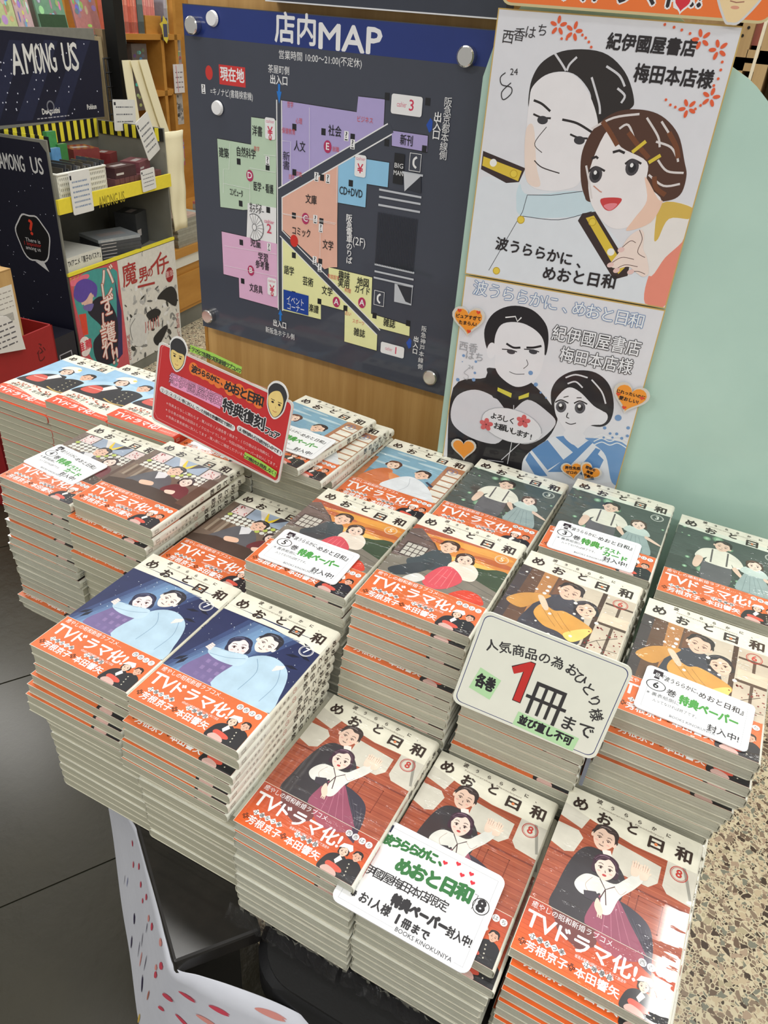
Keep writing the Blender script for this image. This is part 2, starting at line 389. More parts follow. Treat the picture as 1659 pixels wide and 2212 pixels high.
def obi_couple(p, x, y, s):
    """small photograph of a pair in formal black, head and shoulders"""
    P = lambda L: [(x+a*s, y+b*s) for a, b in L]
    p.poly(P([(-20, -12), (-19, 2), (-13, 9), (-3, 11), (2, 6), (0, -12)]), (38, 36, 40), True)
    p.poly(P([(-6, 10), (-9, 3), (-6, 0), (-2, 7)]), (226, 222, 215))
    p.poly(P([(-2, -12), (-2, 4), (4, 11), (14, 11), (21, 3), (22, -12)]), (32, 32, 36), True)
    for k in range(4): p.ell(x+(6+k*.6)*s, y+(6-k*4)*s, .8*s, .8*s, (190, 186, 170), n=8)
    person(p, x-5*s, y+15*s, 5.6*s, .1, (228, 190, 168), (40, 34, 34), 'f')
    p.poly(P([(-12, 17), (-9, 23), (0, 25), (3, 20), (1, 17), (-4, 20), (-9, 18)]), (232, 230, 224))
    person(p, x+9.5*s, y+16*s, 5.2*s, -.12, (214, 168, 144), (30, 26, 26), 'm')
    p.poly(P([(-15, -4), (-12, 0), (1, -2), (3, -6), (-8, -8)]), (206, 84, 66), True)
    p.poly(P([(-17, -9), (-12, -5), (-2, -7), (0, -12), (-14, -12)]), (206, 170, 160), True)
def band_art(p, v):
    if v == 8:
        for k in range(12):
            t = k/11; c = tuple(int(a+(b-a)*t) for a, b in zip((228, 98, 34), (176, 74, 52))); p.rect(0, 50*k/12, 129, 50*(k+1)/12+.1, c, up=False)
        p.poly([(20, 50), (62, 50), (62, 36), (50, 26), (30, 34)], (112, 62, 60)); p.poly([(90, 50), (106, 50), (108, 36), (98, 40)], (70, 56, 74))
        p.poly([(60, 50), (97, 50), (96, 42), (80, 36), (64, 40)], (158, 78, 92), True)
    W = (250, 244, 232)
    p.text('癒やしの昭和新婚ラブコメ…', 42, 45, 6.2, W, w=76)
    p.text('TV', 16, 31, 20, W, w=25, bold=.35); p.text('ドラマ化!', 64, 30.5, 16.5, W, w=66, bold=.5)
    p.text('4月24日より毎週木曜夜10時フジテレビ系にて放送' if v != 8 else '毎週木曜夜10時フジテレビ系にて放送中', 70, 20.6, 3, W, w=42)
    for x0, nm in ((13.6, '江端なつ美'), (59.5, '江端瀧昌')):
        for i, ch in enumerate(nm):
            cx = x0+i*6.3; p.l += p.step; p.poly([(cx-3.7, 17.8), (cx, 14.3), (cx+3.7, 17.8), (cx, 21.3)], W, up=False)
            p.text(ch, cx, 17.6, 4.4, (40, 30, 28), bold=.08)
    for x0, nm in ((11, '芳根京子'), (53, '本田響矢')):
        for i, ch in enumerate(nm): p.text(ch, x0+3.5+i*9.2, 8.2, 8.8, W, bold=.22)
        for a, b in ((-4, 0), (-6, 2), (-4, 4), (-2, 2)): p.frame(x0-1+a, 7+b, x0+1+a, 9+b, .5, (40, 24, 20))
    for i, ch in enumerate('西香はち'):
        p.ell(99.5+i*7.2, 43.2-i*.5, 3.4, 3.4, W, n=16); p.text(ch, 99.5+i*7.2, 43-i*.5, 4.6, (50, 40, 36))
    obi_couple(p, 109, 11, .92)
def title(p, v):
    for ch, x, y, h in (('波', 29.8, 177, 5.6), ('う', 42.6, 176.1, 4.6), ('ら', 56.2, 175.5, 4.6), ('ら', 69.6, 174.8, 4.6), ('か', 83.3, 174.6, 4.6), ('に', 97, 174.2, 4.6), ('、', 107.5, 173, 4.4)):
        p.text(ch, x, y, h, INK, bold=.12)
    for ch, x, y, h, bd in (('め', 14, 164.5, 15.5, .55), ('お', 39, 159.5, 14.5, .55), ('と', 65, 163.5, 13, .5), ('日', 88, 158.5, 14, .5), ('和', 113, 160, 15.5, .55)):
        p.text(ch, x, y, h, INK, bold=bd, w=h*.95 if ch == '日' else None)
    p.ell(88, 158.5, 1.6, 1.6, (222, 130, 80), n=10)
    p.text('Namiurarakani, Meotobiyori', 62, 170.2, 2.6, (150, 142, 132), w=62, rot=-.03)
def vol_badge(p, v, bg, fg):
    p.ring(112.5, 139, 8, .7, fg); p.ring(112.5, 139, 6.6, .3, fg); p.text(str(v), 112.5, 139, 11, fg, bold=.25)
def art7(p):
    p.rect(0, 48, 129, 158, (38, 46, 84))
    p.poly([(0, 158), (0, 149), (64, 150), (129, 142), (129, 158), (66, 156)], CREAM)
    for k in range(9):
        c = tuple(int(a+(b-a)*math.sin(math.pi*(k+.5)/9)) for a, b in zip((44, 56, 98), (112, 146, 182)))
        p.poly([(0+k*5, 48), (8+k*5, 48), (44+k*7, 148), (34+k*7, 148)], c, up=False)
    p.l += p.step
    r = random.Random(3)
    for k in range(60): s = r.uniform(.2, .7); p.ell(r.uniform(2, 125), r.uniform(52, 146), s, s, (215, 226, 240), n=6, up=False)
    p.l += p.step
    for x, y, a in ((118, 140, 2.6), (124, 128, 2.9), (112, 128, 3.4), (120, 112, 3.2), (4, 60, .9), (10, 56, 1.2)):
        p.poly([(x, y), (x+9*math.cos(a-.3), y+9*math.sin(a-.3)), (x+16*math.cos(a), y+16*math.sin(a)), (x+8*math.cos(a+.25), y+8*math.sin(a+.25))], (22, 26, 46), up=False)
    p.poly([(22, 48), (26, 78), (40, 98), (66, 96), (78, 70), (80, 48)], (112, 98, 142), True)
    for k in range(16): p.rect(34+(k % 4)*9, 54+(k//4)*10, 38+(k % 4)*9, 59+(k//4)*10, (142, 122, 166), up=False)
    person(p, 50, 108, 13.5, .35, (232, 214, 214), (40, 42, 66), 'f', shine=(90, 96, 130))
    p.poly([(60, 48), (62, 88), (74, 108), (94, 114), (114, 102), (124, 72), (124, 48)], (172, 198, 214), True)
    p.poly([(66, 86), (44, 82), (28, 86), (27, 95), (44, 98), (66, 102)], (180, 204, 218), True)
    p.line([(76, 104), (86, 88), (84, 60)], .6, (120, 150, 176), sm=True); p.line([(104, 104), (112, 84), (110, 58)], .6, (126, 154, 180), sm=True)
    for k in range(4): p.line([(28, 90+k*2.4), (21+k*.6, 92+k*2.2)], 2.1, (234, 214, 208)); p.line([(98, 98+k*2.2), (106, 106-k*.4+k*1.4)], 1.7, (234, 214, 208))
    p.line([(30, 86), (50, 90), (66, 98)], .5, (120, 150, 176), sm=True); p.line([(36, 96), (52, 99)], .4, (120, 150, 176))
    person(p, 72, 126, 14, -.25, (238, 218, 208), (44, 44, 52), 'm', shine=(96, 98, 110))
    vol_badge(p, 7, None, (232, 234, 240))
def art8(p):
    p.rect(0, 48, 129, 160, (162, 82, 58)); p.l += p.step
    for k in range(22): p.rect(0, 50+k*5, 129, 50.9+k*5, (142, 66, 46) if k % 2 else (178, 98, 70), up=False)
    G = (206, 202, 188)
    p.poly([(0, 160), (0, 144), (22, 139), (28, 160)], G); p.poly([(0, 136), (0, 112), (14, 108), (22, 112), (26, 130), (20, 136)], G)
    p.poly([(54, 142), (54, 118), (62, 112), (90, 112), (97, 120), (97, 138)], G); p.poly([(101, 150), (101, 120), (106, 114), (129, 112), (129, 160)], G)
    p.line([(112, 158), (120, 136), (126, 118)], 3, (150, 148, 138)); p.poly([(0, 160), (30, 153), (70, 147), (129, 148), (129, 162)], CREAM)
    for x0 in (56, 84): p.frame(x0, 72, x0+22, 100, .8, (126, 56, 40))
    p.rect(0, 104, 129, 105.5, (120, 52, 38))
    p.poly([(20, 48), (18, 74), (22, 104), (30, 122), (44, 126), (60, 120), (72, 104), (70, 78), (64, 48)], (58, 54, 58), True)
    p.poly([(66, 84), (84, 84), (100, 74), (106, 48), (94, 48), (88, 62), (70, 60)], (60, 56, 68), True)
    for k in range(5): p.line([(72+k*6, 80-k*2), (88+k*4, 66-k*3), (92+k*3, 50)], .3, (92, 88, 100))
    p.poly([(44, 128), (50, 118), (58, 118), (52, 130)], (232, 226, 218))
    person(p, 43.5, 139, 12.5, -.12, (232, 200, 180), (58, 46, 46), 'm', shine=(120, 108, 106))
    p.poly([(52, 48), (50, 72), (58, 88), (68, 88), (84, 70), (98, 54), (99, 48)], (146, 76, 98), True)
    for k in range(4): p.line([(60+k*3, 84), (64+k*8, 50)], .6, (176, 108, 128))
    p.poly([(42, 98), (34, 92), (31, 82), (38, 76), (48, 78), (54, 84), (58, 68), (66, 70), (70, 88), (80, 104), (85, 116), (79, 121), (70, 108), (62, 99)], (222, 222, 214), True)
    p.line([(44, 96), (40, 86), (46, 79)], .4, (176, 150, 134), sm=True); p.line([(64, 96), (70, 92), (74, 98)], .4, (176, 150, 134), sm=True)
    p.line([(50, 98), (57, 90), (64, 97)], .9, (70, 34, 40)); p.line([(57, 90), (54, 76)], .9, (70, 34, 40)); p.line([(57, 90), (61, 76)], .9, (70, 34, 40))
    p.poly([(40, 80), (50, 84), (55, 79), (52, 74), (42, 74)], (64, 58, 66)); p.poly([(53, 79), (60, 69), (58, 64), (52, 71)], (236, 206, 186), True)
    for k in range(3): p.line([(56+k*1.6, 68), (57+k*1.7, 62)], .9, (236, 206, 186))
    for dx in (0, 8):
        p.poly([(74+dx, 116), (72.5+dx, 126), (76+dx, 129), (80+dx, 126), (80+dx, 118)], (238, 208, 188), True)
        for k in range(4): p.line([(73.6+dx+k*1.9, 125), (73+dx+k*2.3, 133-abs(k-1.4)*1.4)], 1.5, (238, 208, 188))
        p.line([(79+dx, 121), (82+dx, 126)], 1.5, (238, 208, 188))
        for k in range(3): p.line([(74.6+dx+k*1.9, 125), (74.3+dx+k*2.2, 130)], .3, (190, 140, 124))
    person(p, 52, 110, 12, .1, (240, 212, 198), (66, 44, 58), 'f', shine=(128, 100, 118), mouth='open')
    vol_badge(p, 8, None, (186, 60, 54))
def art6(p):
    p.rect(0, 48, 129, 160, (98, 72, 56)); p.poly([(0, 48), (0, 152), (12, 150), (10, 48)], (70, 62, 62)); p.poly([(28, 48), (26, 152), (42, 150), (40, 48)], (176, 124, 76))
    p.poly([(44, 48), (44, 152), (129, 152), (129, 48)], (196, 184, 164)); p.rect(44, 48, 60, 152, (112, 76, 54)); p.rect(92, 48, 97, 152, (72, 52, 42))
    p.rect(98, 96, 129, 100, (80, 62, 50)); p.rect(98, 132, 129, 135, (80, 62, 50)); p.rect(112, 48, 115, 134, (86, 68, 56)); p.rect(99, 100, 129, 116, (214, 196, 172))
    p.poly([(0, 160), (0, 152), (60, 149), (129, 150), (129, 160)], CREAM)
    p.poly([(30, 48), (30, 84), (40, 112), (60, 122), (80, 108), (88, 76), (84, 48)], (64, 64, 72), True)
    p.poly([(4, 84), (18, 104), (44, 114), (34, 96), (22, 78)], (196, 142, 74), True)
    person(p, 60, 130, 14, -.2, (224, 186, 162), (48, 40, 38), 'm', shine=(110, 92, 84))
    person(p, 83, 110, 13, .35, (232, 192, 168), (42, 38, 42), 'f', shine=(90, 84, 90))
    p.poly([(36, 78), (40, 96), (54, 92), (66, 96), (96, 84), (90, 68), (78, 58), (66, 62), (50, 64)], (206, 152, 76), True)
    p.poly([(72, 62), (86, 78), (96, 82), (92, 66), (82, 54)], (234, 200, 112), True)
    for a in (0, 1, 2): p.line([(42+a*8, 90), (52+a*8, 78), (62+a*8, 68)], .5, (150, 104, 52), sm=True)
    p.poly([(32, 106), (44, 88), (48, 92), (38, 108)], (226, 190, 164), True)
    r = random.Random(5); p.l += p.step
    for k in range(26): p.ell(r.uniform(94, 127), r.uniform(52, 92), r.uniform(.6, 1.6), r.uniform(.6, 1.5), (126, 40, 40), n=7, up=False)
    p.line([(90, 52), (104, 70), (122, 84)], .6, (60, 40, 36)); p.line([(104, 70), (112, 60), (126, 62)], .5, (60, 40, 36)); p.l += p.step
    for k in range(22): s = r.uniform(.7, 2.6); p.ell(r.uniform(3, 100), r.uniform(52, 148), s, s, (226, 220, 212), n=10, up=False)
    vol_badge(p, 6, None, (190, 66, 58))
def art5(p):
    p.rect(0, 48, 129, 160, (206, 132, 62)); p.l += p.step
    for x, y, w, h, c in ((20, 148, 34, 6, (168, 84, 60)), (80, 142, 46, 6, (222, 156, 72)), (60, 150, 30, 4, (176, 88, 62)), (108, 128, 26, 5, (180, 98, 56)), (96, 112, 40, 6, (236, 178, 92)), (40, 134, 30, 4, (186, 100, 60))): p.ell(x, y, w, h, c, up=False)
    p.poly([(0, 160), (0, 153), (60, 151), (129, 150), (129, 160)], CREAM)
    p.poly([(0, 48), (0, 142), (10, 148), (34, 128), (52, 106), (40, 96), (40, 48)], (104, 88, 82)); p.rect(6, 88, 34, 116, (70, 58, 54)); p.l += p.step
    for i in range(4):
        for j in range(3): p.rect(8+i*6.4, 90+j*8.4, 13.4+i*6.4, 97+j*8.4, (188, 184, 172), up=False)
    p.line([(0, 132), (34, 128), (52, 106)], 2, (74, 62, 60))
    p.poly([(84, 92), (90, 108), (104, 112), (116, 118), (129, 114), (129, 74), (84, 78)], (58, 74, 52), True)
    p.poly([(0, 48), (0, 84), (40, 92), (90, 92), (129, 80), (129, 48)], (122, 116, 104)); p.line([(40, 86), (80, 84), (129, 72)], 1, (96, 92, 84)); p.line([(30, 70), (80, 68), (129, 60)], 1, (96, 92, 84))
    p.poly([(20, 84), (30, 96), (40, 116), (58, 118), (66, 100), (62, 84), (30, 74)], (60, 70, 74), True)
    p.poly([(10, 56), (14, 66), (40, 90), (52, 88), (40, 66), (22, 52)], (56, 62, 66), True)
    person(p, 52, 128, 11.5, -.1, (228, 190, 164), (62, 46, 38), 'm', shine=(130, 98, 78))
    p.poly([(64, 96), (70, 112), (84, 114), (98, 102), (98, 84), (80, 82)], (224, 212, 196), True)
    person(p, 77, 116, 11, .25, (238, 204, 184), (58, 42, 36), 'f')
    p.poly([(50, 60), (56, 86), (68, 96), (82, 88), (88, 76), (76, 56), (60, 50)], (206, 78, 88), True)
    for k in range(4): p.line([(62+k*5, 90), (58+k*7, 58)], .7, (228, 120, 122))
    p.poly([(30, 50), (40, 66), (52, 62), (44, 50)], (206, 206, 200), True); p.poly([(84, 52), (96, 66), (112, 66), (122, 54), (112, 48), (90, 48)], (206, 66, 44), True)
    vol_badge(p, 5, None, (240, 214, 186))
def art4(p):
    p.rect(0, 48, 129, 160, (112, 96, 84)); p.poly([(0, 160), (0, 152), (60, 150), (129, 150), (129, 160)], CREAM)
    p.rect(10, 118, 118, 152, (84, 76, 70)); p.rect(12, 128, 34, 150, (216, 200, 196)); p.rect(96, 128, 116, 150, (216, 200, 196)); p.rect(36, 128, 94, 152, (150, 164, 182))
    r = random.Random(2); p.l += p.step
    for k in range(26): p.ell(r.choice((r.uniform(14, 32), r.uniform(98, 114))), r.uniform(130, 148), 1.2, 1.2, (172, 72, 72), n=6, up=False)
    p.poly([(52, 152), (66, 128), (82, 152), (76, 152), (66, 136), (58, 152)], (228, 196, 48)); p.poly([(44, 152), (62, 128), (56, 152)], (214, 208, 200)); p.poly([(76, 152), (72, 134), (90, 152)], (60, 54, 60))
    p.l += p.step
    for i in range(14):
        for j in range(3): p.ell(14+i*7.6, 124-j*7.2, 3.4, 3.3, (214, 214, 204) if (i+j) % 9 else (176, 190, 92), n=12, up=False)
    p.l += p.step
    for k in range(7): p.rect(2+k*5, 78, 6+k*5, 108, ((122, 104, 88), (150, 136, 118), (98, 80, 66))[k % 3], up=False)
    p.poly([(22, 60), (28, 88), (42, 108), (62, 108), (78, 92), (82, 60)], (92, 92, 96), True)
    p.poly([(44, 108), (52, 92), (62, 100), (60, 112)], (214, 214, 216)); person(p, 62, 120, 11.5, -.3, (222, 182, 158), (46, 42, 42), 'm', shine=(100, 92, 90))
    p.poly([(76, 74), (80, 92), (92, 98), (108, 92), (112, 70)], (108, 52, 56), True); person(p, 92, 106, 10.5, .2, (236, 206, 192), (52, 40, 42), 'f')
    p.poly([(0, 48), (0, 64), (30, 74), (90, 74), (129, 60), (129, 48)], (72, 58, 50)); p.poly([(40, 80), (56, 84), (60, 76), (44, 72)], (226, 186, 160), True); p.poly([(82, 78), (94, 82), (96, 74), (86, 72)], (232, 200, 182), True)
    p.rect(112, 60, 129, 130, (92, 70, 58)); vol_badge(p, 4, None, (228, 208, 200))
def art3(p):
    p.rect(0, 48, 129, 160, (72, 82, 76)); r = random.Random(9); p.l += p.step
    for k in range(20): p.ell(r.uniform(0, 129), r.uniform(50, 100), r.uniform(10, 18), r.uniform(5, 9), (62, 70, 64), n=12, up=False)
    for k in range(22):
        s = r.choice((1.2, 2, 3, 5, 7)); x, y = r.uniform(4, 125), r.uniform(56, 160)
        for q, c in ((1, (92, 124, 98)), (.75, (126, 164, 132)), (.4, (168, 200, 170))): p.ell(x, y, s*q, s*q, c, n=14)
    p.poly([(0, 160), (0, 154), (60, 151), (129, 151), (129, 160)], (214, 220, 204))
    p.poly([(42, 48), (38, 84), (44, 92), (66, 92), (72, 82), (70, 48)], (92, 92, 94), True)
    p.poly([(28, 96), (34, 114), (48, 122), (64, 122), (78, 112), (84, 96), (74, 92), (70, 98), (70, 88), (42, 88), (42, 98), (36, 92)], (216, 216, 200), True)
    for x in (46, 64): p.line([(x, 120), (x+1, 90)], 2, (92, 88, 86))
    p.poly([(30, 96), (28, 76), (32, 70), (36, 76), (38, 94)], (216, 190, 168), True); p.poly([(76, 94), (84, 80), (90, 74), (86, 72), (72, 88)], (216, 190, 168), True)
    person(p, 56, 131, 11, -.15, (218, 192, 170), (48, 42, 38), 'm')
    p.poly([(80, 48), (84, 84), (90, 94), (102, 94), (110, 82), (118, 48)], (142, 160, 158), True); p.poly([(80, 92), (86, 104), (104, 104), (112, 92), (104, 88), (88, 88)], (188, 204, 196), True)
    for k in range(4): p.line([(88+k*4, 84), (86+k*8, 52)], .5, (110, 128, 128))
    p.poly([(108, 90), (122, 82), (127, 78), (124, 77), (108, 84)], (216, 192, 172), True); person(p, 95, 110, 10, .15, (226, 204, 186), (72, 56, 46), 'f')
    vol_badge(p, 3, None, (214, 222, 210))
def art2(p):
    p.rect(0, 48, 129, 160, (126, 164, 182)); p.l += p.step
    for x, y, w in ((24, 132, 26), (60, 118, 30), (14, 108, 22), (80, 136, 20), (46, 146, 24)): p.ell(x, y, w, 2.6, (176, 198, 204), n=14, up=False)
    p.rect(0, 48, 129, 86, (92, 132, 150)); p.poly([(0, 160), (0, 153), (60, 151), (129, 151), (129, 160)], CREAM)
    p.poly([(100, 48), (100, 150), (104, 152), (129, 152), (129, 48)], (168, 116, 84)); p.l += p.step
    for j in range(6): p.rect(106, 52+j*15, 126, 64+j*15, (222, 218, 204), up=False)
    p.poly([(0, 48), (0, 120), (6, 120), (10, 48)], (176, 112, 70)); p.poly([(10, 48), (12, 76), (26, 96), (40, 96), (46, 74), (52, 48)], (198, 112, 66), True)
    p.poly([(40, 90), (66, 82), (66, 70), (48, 72)], (214, 140, 88), True); person(p, 34, 110, 11, -.2, (234, 202, 178), (84, 52, 38), 'f')
    p.poly([(46, 48), (50, 76), (66, 94), (84, 92), (102, 80), (116, 62), (118, 48)], (212, 216, 218), True); p.line([(70, 90), (76, 70), (70, 52)], .5, (150, 156, 164), sm=True)
    person(p, 80, 106, 11.5, -.2, (230, 194, 168), (52, 42, 38), 'm'); p.poly([(92, 92), (104, 84), (106, 88), (94, 95)], (60, 62, 80))
    vol_badge(p, 2, None, (94, 110, 150))
def art0(p):
    p.rect(0, 48, 129, 160, (152, 190, 218)); p.poly([(0, 48), (0, 90), (60, 120), (129, 100), (129, 48)], (174, 206, 226), True)
    p.poly([(0, 160), (0, 152), (40, 150), (90, 152), (129, 150), (129, 160)], (232, 230, 216))
    p.poly([(6, 48), (10, 76), (30, 96), (52, 104), (66, 98), (70, 48)], (44, 42, 46), True); p.poly([(44, 104), (36, 84), (44, 76), (58, 98)], (226, 224, 220))
    p.poly([(58, 48), (60, 84), (76, 102), (100, 104), (118, 88), (124, 48)], (38, 38, 42), True); p.l += p.step
    for k in range(5):
        for j in range(2): p.ell(80+j*12+k*.8, 94-k*9, 1.4, 1.4, (190, 182, 150), n=8, up=False)
    person(p, 48, 118, 13, .1, (236, 200, 180), (46, 38, 36), 'f'); p.poly([(28, 124), (34, 138), (54, 144), (66, 132), (62, 124), (50, 130), (38, 126)], (232, 230, 222), True)
    p.ell(60, 136, 4, 3, (226, 206, 110)); person(p, 92, 120, 12.5, -.12, (222, 176, 150), (34, 28, 28), 'm')
    p.poly([(12, 62), (16, 84), (34, 88), (44, 76), (40, 62)], (206, 88, 76), True); p.line([(16, 76), (42, 78)], 2, (226, 190, 176))
    p.line([(66, 58), (90, 52), (110, 56)], 3, (190, 160, 90), sm=True)
def band0(p):
    p.rect(0, 0, 129, 50, (236, 230, 212)); r = random.Random(4); p.l += p.step
    for k in range(60):
        x = r.uniform(14, 96); p.ell(x, 50-abs(x-55)*.18-r.uniform(0, 9), 1.9, 1.5, (222, 110, 84) if k % 3 else (240, 214, 200), r.uniform(0, 3), 7, up=False)
    for x0, nm in ((10, '芳根京子'), (62, '本田響矢')):
        for i, ch in enumerate(nm): p.text(ch, x0+4+i*10.5, 33-(x0 > 50)*1.5, 9, (44, 36, 34), bold=.12)
    p.ell(56, 33, 2, 2, (206, 72, 50)); R = (224, 84, 50)
    p.poly([(0, 0), (0, 26), (30, 28), (60, 22), (90, 15), (129, 13), (129, 0)], R, True, n=4)
    p.poly([(0, 0), (129, 0), (129, 12), (0, 12)], R); p.text('癒やしの昭和新婚ラブコメ', 42, 22.5, 4, (250, 236, 220), w=58, rot=-.06)
    p.text('TV', 18, 11, 16, (250, 244, 234), w=22, bold=.35); p.text('ドラマ化!', 62, 9.6, 13.5, (250, 244, 234), w=60, bold=.5); p.text('4月24日スタート', 110, 7, 4, (250, 236, 220), w=28)
ARTS = {0: art0, 2: art2, 3: art3, 4: art4, 5: art5, 6: art6, 7: art7, 8: art8}
SPINEC = {0: (196, 52, 40), 8: CREAM}
BM = {}
def book_meshes(v):
    if v in BM: return BM[v]
    mb = MB(); wrap(mb, 0, BH, 0, CREAM)
    p = Pr(lambda x, y: Vector((x*1e-3, y*1e-3, BT)), (0, 0, 1), step=3e-6, start=5e-6, mb=mb); p.clip = (0, 50.5, 127, 182)
    ARTS[v](p); p.clip = None; title(p, v)
    s = Pr(lambda a, b: Vector((BW, b*1e-3, BT/2 - a*1e-3)), (1, 0, 0), step=4e-6, start=1e-5, mb=mb)
    for i, ch in enumerate('波うららかに'): s.text(ch, 2.6, 172-i*4.6, 3.4, INK)
    for i, ch in enumerate('めおと日和'): s.text(ch, -1.2, 168-i*14, 8.4, INK, bold=.3)
    s.ring(-.5, 92, 3.2, .4, (190, 60, 54)); s.text(str(v or 1), -.5, 92, 4.6, (190, 60, 54))
    for i, ch in enumerate('西香はち'): s.text(ch, 0, 80-i*7, 4, INK)
    cover = mb.build('cover', COVER)
    mb = MB(); wrap(mb, 0, .050, .00025, (236, 232, 218) if v not in (0,) else (214, 66, 44), x0=-.00005, th=.0002)
    p = Pr(lambda x, y: Vector((x*1e-3, y*1e-3, BT+.00025)), (0, 0, 1), step=4e-6, start=5e-6, mb=mb)
    p.clip = (.35, .35, 126.5, 49.9)
    if v == 0: band0(p)
    else:
        if v != 8: p.rect(0, 0, 129, 50, ORANGE)
        band_art(p, v)
    p.clip = None
    s = Pr(lambda a, b: Vector((BW+.00025, b*1e-3, BT/2 - a*1e-3)), (1, 0, 0), step=4e-6, start=1e-5, mb=mb)
    if v == 8: s.rect(-2.2, 16, 2.2, 49.8, (190, 84, 60))
    if v == 0: s.rect(-2.3, 0, 2.3, 49.8, (196, 52, 40))
    s.frame(-2.2, 4, 2.2, 11, .4, INK if v else (240, 220, 200)); s.frame(-1.2, 5.4, 1.4, 9.6, .35, INK if v else (240, 220, 200))
    for i, ch in enumerate('西香はち'): s.text(ch, 0, 40-i*5.4, 3.2, INK if v else (240, 220, 200))
    band = mb.build('paper_band', COVER)
    mb = MB(); mb.box((.0007, .0006, .0007), (BW-.0035, BH-.0008, BT-.0007))
    mb.box((BW-.0035, .0006, .0018), (BW-.0012, BH-.0008, BT-.0018))
    pg = mb.build('page_block', PAGES)
    res = {}
    for film in (0, 1):
        ms = []
        for o in (pg, cover, band):
            me = o.data
            if film: me = me.copy(); me.materials.clear(); me.materials.append(PAGESF if o is pg else COVERF)
            ms.append(me)
        res[film] = ms
    for o in (pg, cover, band): bpy.data.objects.remove(o)
    BM[v] = res; return res
def book(v, film, loc, yaw, label, group, flip=False):
    o = bpy.data.objects.new('comic_paperback', None); o.empty_display_size = .02; COL.objects.link(o)
    tag(o, label, 'book', group)
    if flip:   # lying face down, spine to the left
        o.matrix_world = Matrix.Translation(Vector(loc)) @ Matrix.Rotation(yaw, 4, 'Z') @ Matrix.Translation((BW, 0, BT)) @ Matrix.Rotation(math.pi, 4, 'Y')
    else: o.matrix_world = Matrix.Translation(Vector(loc)) @ Matrix.Rotation(yaw, 4, 'Z')
    for nm, me in zip(('page_block', 'cover', 'paper_band'), book_meshes(v)[film]):
        c = bpy.data.objects.new(nm, me); c.parent = o; COL.objects.link(c)
    return o
ORD = ['top', 'second', 'third', 'fourth', 'fifth', 'sixth', 'seventh', 'eighth', 'ninth', 'tenth', 'eleventh', 'twelfth', 'thirteenth', 'fourteenth', 'fifteenth', 'sixteenth', 'seventeenth', 'eighteenth', 'nineteenth', 'twentieth', 'twenty-first', 'twenty-second', 'twenty-third', 'twenty-fourth']
TABLE = -.775 + H0
